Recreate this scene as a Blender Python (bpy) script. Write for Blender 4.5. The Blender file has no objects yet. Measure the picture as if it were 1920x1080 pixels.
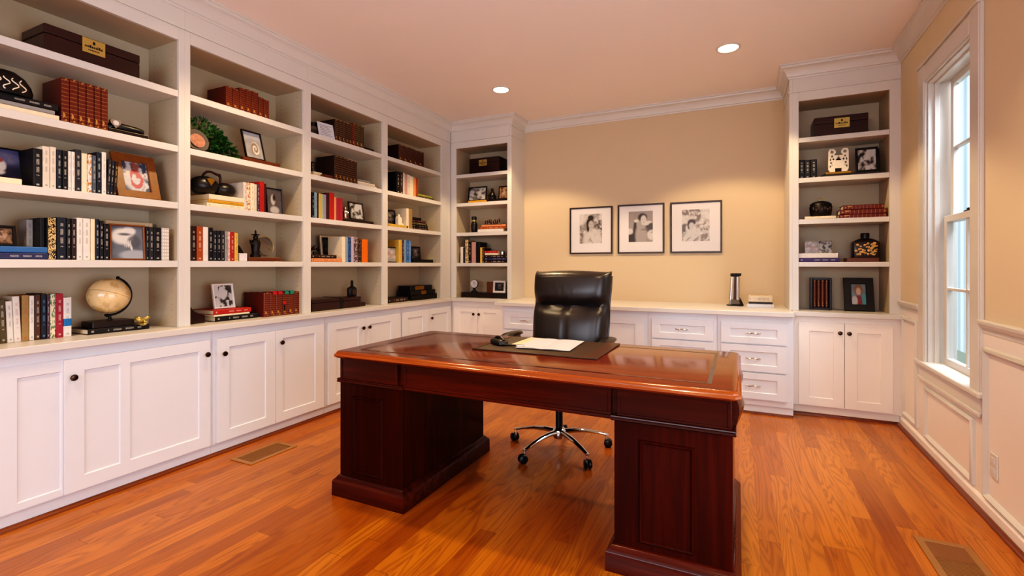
import bpy, math, random
from mathutils import Vector, Matrix, noise as mnoise
random.seed(7)
C = bpy.context.scene.collection
PI = math.pi
R = math.radians

# ------------------------------------------------------------------ materials
def s2l(c):
    c = c / 255.0
    return c / 12.92 if c <= 0.04045 else ((c + 0.055) / 1.055) ** 2.4
def hexc(h):
    return tuple(s2l(int(h[i:i + 2], 16)) for i in (0, 2, 4)) + (1.0,)

class NT:
    def __init__(self, name):
        self.mat = bpy.data.materials.new(name)
        self.mat.use_nodes = True
        self.t = self.mat.node_tree
        self.b = self.t.nodes['Principled BSDF']
        self.out = self.t.nodes['Material Output']
    def n(self, typ, **kw):
        o = self.t.nodes.new(typ)
        for k, v in kw.items():
            setattr(o, k, v)
        return o
    def l(self, a, b):
        self.t.links.new(a, b)
    def put(self, sock, v):
        if hasattr(v, 'is_linked') or hasattr(v, 'links'):
            self.l(v, sock)
        else:
            sock.default_value = v
    def math(self, op, a, b=0.0, c=None):
        o = self.n('ShaderNodeMath', operation=op)
        self.put(o.inputs[0], a); self.put(o.inputs[1], b)
        if c is not None: self.put(o.inputs[2], c)
        return o.outputs[0]
    def mix(self, f, a, b):
        o = self.n('ShaderNodeMix', data_type='RGBA')
        self.put(o.inputs['Factor'], f)
        self.put(o.inputs[6], a); self.put(o.inputs[7], b)
        return o.outputs[2]
    def coord(self, which='Object'):
        return self.n('ShaderNodeTexCoord').outputs[which]
    def mapping(self, vec, scale=(1, 1, 1), loc=(0, 0, 0), rot=(0, 0, 0)):
        o = self.n('ShaderNodeMapping')
        self.l(vec, o.inputs['Vector'])
        o.inputs['Scale'].default_value = scale
        o.inputs['Location'].default_value = loc
        o.inputs['Rotation'].default_value = rot
        return o.outputs[0]
    def noise(self, vec, scale=5, detail=3, rough=.5, dist=0):
        o = self.n('ShaderNodeTexNoise')
        self.l(vec, o.inputs['Vector'])
        o.inputs['Scale'].default_value = scale
        o.inputs['Detail'].default_value = detail
        o.inputs['Roughness'].default_value = rough
        o.inputs['Distortion'].default_value = dist
        return o.outputs['Fac']
    def sep(self, vec):
        o = self.n('ShaderNodeSeparateXYZ'); self.l(vec, o.inputs[0]); return o.outputs
    def ramp(self, f, stops):
        o = self.n('ShaderNodeValToRGB')
        self.l(f, o.inputs[0])
        e = o.color_ramp.elements
        e[0].position, e[0].color = stops[0]
        e[1].position, e[1].color = stops[-1]
        for p, c in stops[1:-1]:
            q = e.new(p); q.color = c
        return o.outputs[0]
    def bump(self, h, strength=.2, dist=.002):
        o = self.n('ShaderNodeBump')
        o.inputs['Strength'].default_value = strength
        o.inputs['Distance'].default_value = dist
        self.l(h, o.inputs['Height'])
        self.l(o.outputs[0], self.b.inputs['Normal'])
    def fin(self, col=None, rough=.5, metal=0.0, spec=None, coat=0.0, coatr=.1):
        if col is not None: self.put(self.b.inputs['Base Color'], col)
        self.put(self.b.inputs['Roughness'], rough)
        self.b.inputs['Metallic'].default_value = metal
        if spec is not None: self.b.inputs['Specular IOR Level'].default_value = spec
        self.b.inputs['Coat Weight'].default_value = coat
        self.b.inputs['Coat Roughness'].default_value = coatr
        return self.mat

def plain(name, col, rough=.5, metal=0, var=.06, scale=14, coat=0, spec=None, coatr=.1):
    m = NT(name)
    c = hexc(col)
    n = m.noise(m.coord('Object'), scale, 3)
    lo = tuple(x * (1 - var) for x in c[:3]) + (1,)
    hi = tuple(min(1, x * (1 + var)) for x in c[:3]) + (1,)
    return m.fin(m.mix(n, lo, hi), rough, metal, spec, coat, coatr)

M = {}
M['white'] = plain('white_paint', 'D2CDC6', .32, var=.01, scale=3)
M['white3'] = plain('white_paint_lit', 'EFE7DE', .32, var=.01, scale=3)  # same white, with extra brightness painted in for the end cabinets
M['white2'] = plain('white_paint_cool_lit', 'DCDDE2', .3, var=.01, scale=3)  # same white, with the cool cast of window light put into the colour
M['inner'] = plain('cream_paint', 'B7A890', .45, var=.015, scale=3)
M['wall'] = plain('tan_wall_paint', 'CCB697', .7, var=.015, scale=2)
M['wall2'] = plain('tan_wall_paint_lit', 'D8C6AC', .7, var=.015, scale=2)  # same tan wall, lightened in colour where more light should fall
M['wains'] = plain('pale_wainscot_paint', 'EAE0DA', .4, var=.012, scale=2)
M['ceil'] = plain('ceiling_paint', 'F0E6DF', .8, var=.012, scale=2)
M['bronze'] = plain('bronze_knob', '4A3A30', .28, .9)
M['nickel'] = plain('brushed_nickel', 'C9C1B6', .25, 1.0)
M['chrome'] = plain('chrome', 'D8D8DA', .08, 1.0, var=.01)
M['black'] = plain('black_plastic', '121214', .35)
M['iron'] = plain('dark_iron', '1E1A18', .4, .4)
M['darkwood'] = plain('dark_wood', '1A0C09', .35, scale=30, var=.25, coat=.1)
M['mahog_s'] = plain('reddish_box_wood', '2A0E09', .28, scale=25, var=.3, coat=.15)
M['midwood'] = plain('brown_wood', '6E3F1C', .4, scale=30, var=.25)
M['slab'] = plain('walnut_slab', '5A2F18', .35, scale=30, var=.25)
M['brass'] = plain('aged_brass', 'BFA666', .35, .8, var=.2)
M['gold'] = plain('gold_paint', 'A97C34', .35, .8, var=.25)
M['cream'] = plain('cream_ceramic', 'E9DFC8', .3)
M['ivory'] = plain('ivory_carving', 'EFE3CC', .45)
M['hole'] = plain('pin_hole_shadow', '6A5B4A', .8)
M['dark'] = plain('dark_void', '0B0908', .7)
M['leaf'] = plain('green_leaf', '2F5A24', .45, var=.5, scale=60)
M['leafd'] = plain('dark_red_leaf', '3A1E18', .5, var=.4, scale=60)
M['glassware'] = plain('smoky_glass', '5C5650', .1, 0, coat=.6)
M['silver'] = plain('silver', 'C8C2B8', .2, 1.0)
M['red'] = plain('red_ribbon', 'B01822', .5)
M['teal'] = plain('teal_ribbon', '1E7A66', .5)
M['matboard'] = plain('white_mat_board', 'D6D0D0', .6, var=.01)
M['framebrown'] = plain('thin_dark_frame', '2A1A12', .35)
M['frameblack'] = plain('black_frame', '14100E', .35)
M['framewhite'] = plain('white_frame', 'E6DFD8', .4)
M['framewood'] = plain('wooden_frame', '7A4A1E', .4, var=.35, scale=40)
M['paper'] = plain('white_paper', 'C9CAD2', .5, var=.01)
M['manila'] = plain('cream_paper', 'E6C9A2', .55, var=.02)
M['padtop'] = plain('brown_leather_pad', '3A2A1E', .45, var=.12, scale=60)
M['padedge'] = plain('tan_leather_edge', '46291A', .4, var=.12, scale=60)
M['vent'] = plain('tan_vent_metal', '9A6C42', .45, .2)
M['ventd'] = plain('vent_shadow', '2E1C10', .6)
M['shell'] = plain('sea_shells', 'C39A62', .5, var=.6, scale=90)
M['bluebk'] = plain('blue_object', '2F6DA8', .3, var=.4, scale=8)
M['ext'] = None

def leather():
    m = NT('black_leather')
    co = m.coord('Object')
    n = m.noise(co, 160, 3)
    n2 = m.noise(co, 9, 2)
    col = m.mix(n2, (.012, .010, .010, 1), (.022, .018, .017, 1))
    m.bump(n, .12, .001)
    return m.fin(col, .33, 0, .55)
M['leather'] = leather()

def floor_mat():
    m = NT('oak_strip_floor')
    x, y, z = m.sep(m.coord('Object'))
    W, L = .083, 1.25
    xs = m.math('DIVIDE', x, W)
    ix = m.math('FLOOR', xs)
    fx = m.math('FRACT', xs)
    wn = m.n('ShaderNodeTexWhiteNoise', noise_dimensions='1D'); m.l(ix, wn.inputs['W'])
    ys = m.math('ADD', m.math('DIVIDE', y, L), m.math('MULTIPLY', wn.outputs['Value'], 7.31))
    iy = m.math('FLOOR', ys); fy = m.math('FRACT', ys)
    cb = m.n('ShaderNodeCombineXYZ'); m.l(ix, cb.inputs[0]); m.l(iy, cb.inputs[1])
    w2 = m.n('ShaderNodeTexWhiteNoise', noise_dimensions='3D'); m.l(cb.outputs[0], w2.inputs['Vector'])
    rnd = w2.outputs['Value']
    # plank-shifted coordinates
    cc = m.n('ShaderNodeCombineXYZ')
    m.l(m.math('ADD', x, m.math('MULTIPLY', rnd, 9.0)), cc.inputs[0])
    m.l(m.math('ADD', y, m.math('MULTIPLY', rnd, 31.0)), cc.inputs[1])
    v = cc.outputs[0]
    fine = m.noise(m.mapping(v, (170, 5, 1)), 1, 4, .6)
    # cathedral grain: stretched field turned into contour rings
    field = m.noise(m.mapping(v, (8.5, .75, 1)), 1, 2, .45, .7)
    rings = m.math('SINE', m.math('MULTIPLY', field, 95.0))
    rings = m.math('POWER', m.math('MULTIPLY_ADD', rings, .5, .5), 2.2)
    blot = m.noise(m.mapping(v, (4, 1.2, 1)), 1, 2)
    base = m.ramp(rnd, [(0, hexc('8C460A')), (.3, hexc('B06014')), (.65, hexc('C2721C')), (1, hexc('9A500E'))])
    col = m.mix(m.math('MULTIPLY', rings, .55), base, hexc('6A2E06'))
    col = m.mix(m.math('MULTIPLY', fine, .38), col, hexc('7A3A0A'))
    col = m.mix(m.math('MULTIPLY', m.math('SUBTRACT', blot, .35), .5), col, hexc('CC7A28'))
    gx = m.math('LESS_THAN', m.math('ABSOLUTE', m.math('SUBTRACT', fx, .5)), .489)
    gy = m.math('LESS_THAN', m.math('ABSOLUTE', m.math('SUBTRACT', fy, .5)), .4985)
    g = m.math('MULTIPLY', gx, gy)
    col = m.mix(m.math('MULTIPLY_ADD', g, .45, .55), hexc('4E240E'), col)
    m.bump(m.math('ADD', m.math('MULTIPLY', g, .6), m.math('MULTIPLY', fine, .15)), .25, .001)
    rough = m.math('MULTIPLY_ADD', fine, .12, .24)
    return m.fin(col, rough, 0, .4, .15, .15)
M['floor'] = floor_mat()

def mahogany(name, axis, c0='210A05', c1='5C2610', c2='3C1509', rough=.22, coat=.6, spec=.35):
    m = NT(name)
    co = m.coord('Object')
    sc = {'x': (1.6, 34, 34), 'y': (34, 1.6, 34), 'z': (34, 34, 1.6)}[axis]
    n = m.noise(m.mapping(co, sc), 1, 5, .62, .5)
    sc2 = {'x': (.7, 5, 5), 'y': (5, .7, 5), 'z': (5, 5, .7)}[axis]
    n2 = m.noise(m.mapping(co, sc2), 1, 2)
    f = m.math('MULTIPLY_ADD', n2, .5, m.math('MULTIPLY', n, .55))
    col = m.ramp(f, [(.25, hexc(c0)), (.55, hexc(c2)), (.8, hexc(c1))])
    m.bump(n, .05, .0005)
    return m.fin(col, rough, 0, spec, coat, .12)
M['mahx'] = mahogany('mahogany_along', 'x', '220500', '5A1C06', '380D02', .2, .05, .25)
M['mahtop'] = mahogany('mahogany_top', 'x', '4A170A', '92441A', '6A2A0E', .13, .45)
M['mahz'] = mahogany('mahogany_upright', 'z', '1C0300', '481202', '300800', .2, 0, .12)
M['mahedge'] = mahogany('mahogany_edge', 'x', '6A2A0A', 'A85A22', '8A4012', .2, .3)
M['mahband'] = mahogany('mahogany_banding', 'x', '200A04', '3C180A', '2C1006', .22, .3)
M['shoe'] = mahogany('stained_shoe_moulding', 'y', '5A2A10', '8A4C20', '70381A', .3, .2)

def globe_mat():
    m = NT('antique_globe_map')
    co = m.coord('Object')
    n = m.noise(co, 16, 5, .55)
    land = m.ramp(n, [(.50, hexc('D9B985')), (.56, hexc('B88D52'))])
    x, y, z = m.sep(co)
    eq = m.math('LESS_THAN', m.math('ABSOLUTE', z), .0012)
    ang = m.math('ARCTAN2', y, x)
    mer = m.math('LESS_THAN', m.math('ABSOLUTE', m.math('SINE', m.math('MULTIPLY', ang, 3))), .02)
    col = m.mix(m.math('MULTIPLY', m.noise(co, 4, 2), .5), land, hexc('E6CB9C'))
    col = m.mix(m.math('MULTIPLY', mer, .25), col, hexc('8A6A3C'))
    col = m.mix(m.math('MULTIPLY', eq, .8), col, hexc('6A4A2A'))
    return m.fin(col, .22, 0, .5, .4, .1)
M['globe'] = globe_mat()

def pages_mat():
    m = NT('book_pages')
    x, y, z = m.sep(m.coord('Object'))
    w = m.math('SINE', m.math('MULTIPLY', x, 4000))
    return m.fin(m.mix(m.math('MULTIPLY_ADD', w, .15, .2), hexc('E4D6BC'), hexc('B9A684')), .7)
M['pages'] = pages_mat()

def glass_mat():
    m = NT('window_glass')
    tr = m.n('ShaderNodeBsdfTransparent'); tr.inputs[0].default_value = (.93, .97, 1, 1)
    gl = m.n('ShaderNodeBsdfGlossy'); gl.inputs['Roughness'].default_value = .02
    mx = m.n('ShaderNodeMixShader')
    lw = m.n('ShaderNodeLayerWeight'); lw.inputs[0].default_value = .5
    m.l(m.math('MULTIPLY_ADD', m.math('POWER', lw.outputs['Facing'], 5.0), .28, .03), mx.inputs[0]); m.l(tr.outputs[0], mx.inputs[1]); m.l(gl.outputs[0], mx.inputs[2])
    m.l(mx.outputs[0], m.out.inputs[0])
    return m.mat
M['glass'] = glass_mat()

def emis(name, col, s):
    m = NT(name)
    m.b.inputs['Emission Color'].default_value = col
    m.b.inputs['Emission Strength'].default_value = s
    return m.fin((.9, .85, .8, 1), .5)
M['lens'] = emis('lit_lens', (1, .80, .52, 1), 14)

def siding_mat():
    m = NT('pale_outdoor_siding')
    x, y, z = m.sep(m.coord('Object'))
    n = m.n('ShaderNodeTexNoise', noise_dimensions='1D'); m.l(m.math('MULTIPLY', x, 2.2), n.inputs['W'])
    n.inputs['Scale'].default_value = 1.0; n.inputs['Detail'].default_value = 3
    st = m.math('SINE', m.math('MULTIPLY', x, 16))
    f = m.math('MULTIPLY_ADD', st, .2, n.outputs['Fac'])
    col = m.ramp(f, [(.3, hexc('B9CBD2')), (.5, hexc('DDE8EC')), (.65, hexc('F4F8FA'))])
    return m.fin(col, .8)
M['siding'] = siding_mat()

def attr_mat(name, rough=.35):
    m = NT(name)
    a = m.n('ShaderNodeAttribute', attribute_name='Col')
    return m.fin(m.mix(.72, (0, 0, 0, 1), a.outputs['Color']), rough, 0, .4)
M['photo'] = attr_mat('printed_photo')

_sp = {}
def spine(col, style='t', acc=None):
    """book cover: colour + lettering-like marks / gilt tooling on the spine face (local -Y)"""
    k = (col, style, acc)
    if k in _sp: return _sp[k]
    m = NT('cover_' + col + style)
    g = m.coord('Generated')
    x, y, z = m.sep(g)
    o = m.coord('Object')
    base = hexc(col)
    lum = .3 * base[0] + .6 * base[1] + .1 * base[2]
    if acc is None: acc = 'D8D2C4' if lum < .25 else '3A3430'
    front = m.math('LESS_THAN', y, .02)
    def band(v, a, b):
        return m.math('MULTIPLY', m.math('GREATER_THAN', v, a), m.math('LESS_THAN', v, b))
    nv = m.noise(o, 30, 2)
    c = m.mix(nv, tuple(q * .86 for q in base[:3]) + (1,), tuple(min(1, q * 1.1) for q in base[:3]) + (1,))
    rough = .45
    if style in ('t', 's', 'b'):
        ox, oy, oz = m.sep(o)
        n1 = m.n('ShaderNodeTexNoise', noise_dimensions='2D')
        cb = m.n('ShaderNodeCombineXYZ')
        m.l(m.math('MULTIPLY', oz, 420), cb.inputs[0]); m.l(m.math('MULTIPLY', ox, 420), cb.inputs[1])
        m.l(cb.outputs[0], n1.inputs['Vector']); n1.inputs['Scale'].default_value = 1.0; n1.inputs['Detail'].default_value = 1
        ltr = m.math('MULTIPLY', m.math('GREATER_THAN', n1.outputs['Fac'], .47), m.math('GREATER_THAN', m.math('SINE', m.math('MULTIPLY', z, 31)), -.55))
        if style == 's': area = m.math('MULTIPLY', band(x, .36, .62), band(z, .34, .9))
        else: area = m.math('MULTIPLY', band(x, .34, .66), band(z, .3, .86))
        foot = m.math('MULTIPLY', band(x, .34, .66), band(z, .05, .09))
        k2 = m.math('MAXIMUM', m.math('MULTIPLY', ltr, area), foot)
        c = m.mix(m.math('MULTIPLY', m.math('MULTIPLY', k2, front), .5), c, hexc(acc))
        if style == 'b':
            c = m.mix(m.math('MULTIPLY', band(z, .27, .46), 1.0), c, hexc(acc))
    elif style == 'g':      # leather with gilt bands and tooling
        s = m.math('SINE', m.math('MULTIPLY', z, 2 * PI * 5.5))
        bands = m.math('GREATER_THAN', m.math('ABSOLUTE', s), .985)
        vo = m.n('ShaderNodeTexVoronoi'); m.l(m.mapping(g, (2.0, 0, 5.5)), vo.inputs['Vector']); vo.inputs['Scale'].default_value = 1.0
        orn = m.math('MULTIPLY', m.math('LESS_THAN', vo.outputs['Distance'], .34), band(x, .2, .8))
        orn = m.math('MULTIPLY', orn, m.math('GREATER_THAN', m.noise(m.mapping(g, (2, 0, 9)), 1.7, 0), .36))
        k2 = m.math('MULTIPLY', m.math('MAXIMUM', m.math('MULTIPLY', bands, .55), m.math('MULTIPLY', orn, .85)), front)
        c = m.mix(k2, c, hexc(acc if acc != 'D8D2C4' else 'C08A48')); rough = .35
    elif style == 'o':      # big ornate gold lettering
        n1 = m.noise(m.mapping(g, (2.2, 0, 7.5)), 1.6, 1, .4, 1.8)
        k2 = m.math('MULTIPLY', band(n1, .46, .6), front)
        k2 = m.math('MULTIPLY', k2, band(x, .12, .9))
        c = m.mix(k2, c, hexc('D6B878'))
    elif style == 'k':      # checked cloth
        q = m.math('MAXIMUM', m.math('GREATER_THAN', m.math('SINE', m.math('MULTIPLY', z, 60)), .3),
                   m.math('GREATER_THAN', m.math('SINE', m.math('MULTIPLY', x, 22)), .5))
        c = m.mix(m.math('MULTIPLY', q, .5), c, hexc('8C8078'))
    elif style == 'i':      # pictorial jacket
        n1 = m.noise(m.mapping(g, (3, 3, 9)), 1.2, 2)
        c = m.mix(m.math('GREATER_THAN', n1, .53), c, hexc(acc))
    _sp[k] = m.fin(c, rough, 0, .4)
    return _sp[k]

# ------------------------------------------------------------------ mesh builder
class MB:
    def __init__(self):
        self.v = []; self.f = []; self.mi = []; self.cur = 0
    def face(self, pts):
        i = len(self.v); self.v += [tuple(p) for p in pts]
        self.f.append(tuple(range(i, i + len(pts)))); self.mi.append(self.cur)
    def box(self, x0, x1, y0, y1, z0, z1):
        i = len(self.v)
        self.v += [(x0, y0, z0), (x1, y0, z0), (x1, y1, z0), (x0, y1, z0), (x0, y0, z1), (x1, y0, z1), (x1, y1, z1), (x0, y1, z1)]
        for q in ((3, 2, 1, 0), (4, 5, 6, 7), (0, 1, 5, 4), (1, 2, 6, 5), (2, 3, 7, 6), (3, 0, 4, 7)):
            self.f.append(tuple(i + k for k in q)); self.mi.append(self.cur)
        return self
    def grid(self, rows, closed=False, cap=False):
        """rows: list of equally long point lists"""
        n = len(rows[0]); i = len(self.v)
        for r in rows: self.v += [tuple(p) for p in r]
        for a in range(len(rows) - 1):
            for b in range(n if closed else n - 1):
                c = (b + 1) % n
                self.f.append((i + a * n + b, i + a * n + c, i + (a + 1) * n + c, i + (a + 1) * n + b)); self.mi.append(self.cur)
        if cap:
            self.f.append(tuple(i + b for b in reversed(range(n)))); self.mi.append(self.cur)
            self.f.append(tuple(i + (len(rows) - 1) * n + b for b in range(n))); self.mi.append(self.cur)
        return self
    def lathe(self, prof, n=20, c=(0, 0, 0)):
        rows = [[(c[0] + r * math.cos(2 * PI * k / n), c[1] + r * math.sin(2 * PI * k / n), c[2] + z) for k in range(n)] for r, z in prof]
        return self.grid(rows, True, True)
    def ell(self, c, r, nu=16, nv=10):
        prof = []
        rows = []
        for j in range(nv + 1):
            t = -PI / 2 + PI * j / nv
            q = max(math.cos(t), 1e-3)
            rows.append([(c[0] + r[0] * q * math.cos(2 * PI * k / nu), c[1] + r[1] * q * math.sin(2 * PI * k / nu), c[2] + r[2] * math.sin(t)) for k in range(nu)])
        return self.grid(rows, True, True)
    def tube(self, path, r, n=8):
        P = [Vector(p) for p in path]
        rows = []
        up = Vector((0.123, 0.21, 1)).normalized()
        for k, p in enumerate(P):
            d = (P[min(k + 1, len(P) - 1)] - P[max(k - 1, 0)]).normalized()
            a = d.cross(up)
            if a.length < 1e-3: a = d.cross(Vector((1, 0, 0)))
            a.normalize(); b = d.cross(a)
            rr = r[k] if isinstance(r, (list, tuple)) else r
            rows.append([p + a * rr * math.cos(2 * PI * j / n) + b * rr * math.sin(2 * PI * j / n) for j in range(n)])
        return self.grid(rows, True, True)
    def prism(self, poly, a0, a1, axis='y'):
        """poly of 2D points swept along one axis"""
        def P(p, a):
            return {'x': (a, p[0], p[1]), 'y': (p[0], a, p[1]), 'z': (p[0], p[1], a)}[axis]
        return self.grid([[P(p, a0) for p in poly], [P(p, a1) for p in poly]], True, True)
    def build(self, name, mats, parent=None, loc=(0, 0, 0), rot=(0, 0, 0), smooth=False, bevel=0, seg=2):
        me = bpy.data.meshes.new(name)
        me.from_pydata(self.v, [], self.f)
        if not isinstance(mats, (list, tuple)): mats = [mats]
        for m in mats: me.materials.append(M[m] if isinstance(m, str) else m)
        if len(mats) > 1: me.polygons.foreach_set('material_index', self.mi)
        import bmesh
        bm = bmesh.new(); bm.from_mesh(me)
        bmesh.ops.remove_doubles(bm, verts=bm.verts, dist=1e-6) if smooth else None
        bmesh.ops.recalc_face_normals(bm, faces=bm.faces)
        bm.to_mesh(me); bm.free()
        if smooth:
            me.shade_smooth(); me.set_sharp_from_angle(angle=R(42))
        me.update()
        o = bpy.data.objects.new(name, me); C.objects.link(o)
        o.location = loc; o.rotation_euler = rot
        if parent: o.parent = parent
        if bevel:
            b = o.modifiers.new('bevel', 'BEVEL'); b.width = bevel; b.segments = seg; b.limit_method = 'ANGLE'; b.angle_limit = R(40)
        return o

def BX(*a): return MB().box(*a)

def tag(o, label=None, cat=None, group=None, kind=None):
    if label: o['label'] = label
    if cat: o['category'] = cat
    if group: o['group'] = group
    if kind: o['kind'] = kind
    return o
def thing(name, label, cat, loc=(0, 0, 0), rot=(0, 0, 0), group=None):
    o = bpy.data.objects.new(name, None); C.objects.link(o)
    o.empty_display_size = .05
    o.location = loc; o.rotation_euler = rot
    return tag(o, label, cat, group)
def struct(name, mb, mat, **k):
    return tag(mb.build(name, mat, **k), kind='structure')

# ------------------------------------------------------------------ room geometry (metres; camera stands at the origin)
XL, XB = -3.06, -3.375            # face and back of the long bookcase on the left
YL, YR, YW = 4.776, 4.608, 5.13   # faces of the two end bookcases, far wall
CT, CTH = .845, .038              # counter height and thickness
SH = [2.279, 1.945, 1.6015, 1.2484]
STH = .039
OP, FR, CR, H = 2.585, 2.660, 2.775, 2.885   # opening top, frieze bottom, crown bottom, ceiling
XRF = 1.133
RANG = R(1.0)
ROTZ = {'L': PI / 2, 'C': 0.0, 'D': 0.0, 'W': 0.0, 'R': -PI / 2 - RANG}

def P(wall, s, d, z):
    """a place on a wall: s along it, d behind its face, z up"""
    if wall in 'LCD' and z > .5: z += .0008
    if wall == 'L': return (XL - d, s, z)
    if wall == 'C': return (s, YL + d, z)      # corner bookcase
    if wall == 'D': return (s, YR + d, z)      # bookcase by the window
    if wall == 'W': return (s, YW + d, z)      # far wall
    a = ROTZ['R']
    return (XRF + s * math.cos(a) - d * math.sin(a), 4.6 + s * math.sin(a) + d * math.cos(a), z)

SPOT_W, SUN_W, WIN_W, REAR_W, SIDE_W, VIEW, LOOK, EXPO, TONE = 104, 2.6, 165, 160, 60, 'Standard', 'None', 0.1, [(.03, .012), (.15, .128), (.5, .5)]

# ------------------------------------------------------------------ shell of the room
struct('floor', BX(-3.42, 1.40, -3.4, 5.16, -.05, 0), 'floor')
struct('ceiling', BX(-3.42, 1.40, -3.4, 5.16, H, H + .05), 'ceil')
struct('wall_left', BX(-3.47, -3.42, -3.4, 5.16, 0, H), 'wall')
struct('wall_back', BX(-3.42, 1.40, YW, YW + .05, 0, H), 'wall')
struct('wall_rear', BX(-3.42, 1.40, -3.45, -3.4, 0, H), 'wall')

# window wall, built around the opening
WX0, WX1, WZ0, WZ1 = .600, 1.325, .585, 2.420
WT = .145
g = MB()
g.box(-.6, WX0, 0, WT, 0, H).box(WX1, 8.0, 0, WT, 0, H).box(WX0, WX1, 0, WT, 0, WZ0).box(WX0, WX1, 0, WT, WZ1, H)
rw = struct('wall_right', g, 'wall2', loc=P('R', 0, 0, 0), rot=(0, 0, ROTZ['R']))

def sweep(name, path, prof, mat, kind='structure', smooth=False):
    """profile (out from the wall, z) swept along a plan path; the room lies to the right of travel"""
    pts = [Vector(p) for p in path]
    rows = []
    for i, p in enumerate(pts):
        d0 = (pts[i] - pts[i - 1]).normalized() if i else None
        d1 = (pts[i + 1] - pts[i]).normalized() if i + 1 < len(pts) else None
        n0 = Vector((d0.y, -d0.x)) if d0 else None
        n1 = Vector((d1.y, -d1.x)) if d1 else None
        if n0 is None: n = n1
        elif n1 is None: n = n0
        else:
            n = (n0 + n1).normalized(); n = n / max(.2, n.dot(n0))
        rows.append([(p.x + n.x * o, p.y + n.y * o, z) for o, z in prof])
    g = MB(); g.grid(rows, True, True)
    o = g.build(name, mat, smooth=smooth)
    return tag(o, kind=kind)

rfar = P('R', -.02, 0, 0); rnear = P('R', 8.0, 0, 0)
crown = [(0, CR), (.006, CR), (.010, CR + .012), (.018, CR + .016), (.022, CR + .03), (.034, CR + .056), (.054, CR + .076), (.068, CR + .082), (.070, CR + .096), (.078, CR + .100), (.078, H), (0, H)]
sweep('trim_1', [(-3.42, -3.4), (-3.42, .72), (XL, .72), (XL, YL), (-2.27, YL), (-2.27, YW), (.386, YW), (.386, YR), (P('R', 0, 0, 0)[0], YR), rnear[:2]], crown, 'white', smooth=True)
shoe = [(0, 0), (.02, 0), (.0185, .009), (.013, .016), (.006, .02), (0, .021)]
sweep('trim_2', [(-3.035, .72), (-3.035, 4.755)], shoe, 'shoe')
sweep('trim_3', [(-2.21, 4.425), (.398, 4.425)], shoe, 'shoe')
sweep('trim_4', [(.405, 4.572), (1.11, 4.572)], shoe, 'shoe')
bx = -.022
sweep('trim_5', [P('R', .05, bx, 0)[:2], P('R', 8.0, bx, 0)[:2]], shoe, 'shoe')
sweep('baseboard_right', [P('R', .02, 0, 0)[:2], rnear[:2]], [(0, 0), (.020, 0), (.020, .058), (.015, .066), (.008, .07), (0, .07)], 'wains')

# ------------------------------------------------------------------ bookcases
def bookcase(wall, s0, s1, sl, sr, depth, label, end=None):
    W = s1 - s0
    t = thing('built_in_bookcase', label, 'bookcase', P(wall, s0, 0, 0)[:2] + (CT,), (0, 0, ROTZ[wall]), 'white built-in bookcases')
    z = lambda v: v - CT
    g = MB(); g.box(-sl, 0, 0, .02, 0, z(FR)).box(W, W + sr, 0, .02, 0, z(FR)).box(0, W, 0, .02, z(OP), z(FR))
    g.build('face_frame', 'white', t, bevel=.0015)
    f = BX(-sl, W + sr, -.004, .02, z(FR), z(CR)); f.box(-sl, W + sr, -.012, .0, z(FR) - .002, z(FR) + .012)
    f.build('frieze', 'white', t, bevel=.002)
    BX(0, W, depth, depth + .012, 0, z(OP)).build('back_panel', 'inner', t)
    for k, (a, b, sg) in enumerate(((-.018, 0, 1), (W, W + .018, -1))):
        g = MB(); g.box(a, b, .02, depth, 0, z(OP) + .02)
        g.cur = 1
        xf = 0.0004 if sg == 1 else W - .0004
        for yy in (.07, depth - .06):
            for j in range(44):
                zz = .06 + j * .038
                if min(abs(zz + CT - q + .02) for q in SH) < .03: continue
                g.face([(xf, yy + .003 * math.cos(q), zz + .003 * math.sin(q)) for q in (0, PI / 3, 2 * PI / 3, PI, 4 * PI / 3, 5 * PI / 3)])
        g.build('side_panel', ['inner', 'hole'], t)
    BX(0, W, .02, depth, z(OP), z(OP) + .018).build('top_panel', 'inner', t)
    for q in SH:
        BX(.001, W - .001, .003, depth, z(q) - STH, z(q)).build('shelf', 'white', t, bevel=.0015)
    if end:
        a, b, dep = end
        g = BX(a, b, .0, dep, 0, z(CR)); 
        g.build('end_panel', 'white', t, bevel=.0015)
        aa, bb = (a - .0, b + .008) if a > 0 else (a - .008, b)
        BX(aa, bb, -.012, dep, z(FR) - .002, z(FR) + .012).build('moulding', 'white', t, bevel=.002)
    return t
DL = XL - XB
bookcase('L', .80, 1.748, .06, .034, DL, 'white bookcase bay holding the globe and the large brown-framed photo', (-.08, -.06, .34))
bookcase('L', 1.816, 2.666, .034, .0355, DL, 'white bookcase bay holding the green plant and the round black flask')
bookcase('L', 2.737, 3.579, .0355, .038, DL, 'white bookcase bay holding the bright orange book')
bookcase('L', 3.655, 4.582, .038, .176, DL, 'white bookcase bay nearest the corner, with the stepped black boxes')
bookcase('C', -2.989, -2.322, .089, .03, .325, 'narrow white corner bookcase facing the room beside the tan wall', (.667 + .03, .667 + .052, YW - YL))
bookcase('D', .454, 1.062, .045, .071, .315, 'narrow white bookcase standing next to the window wall', (-.068, -.045, YW - YR))

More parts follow.
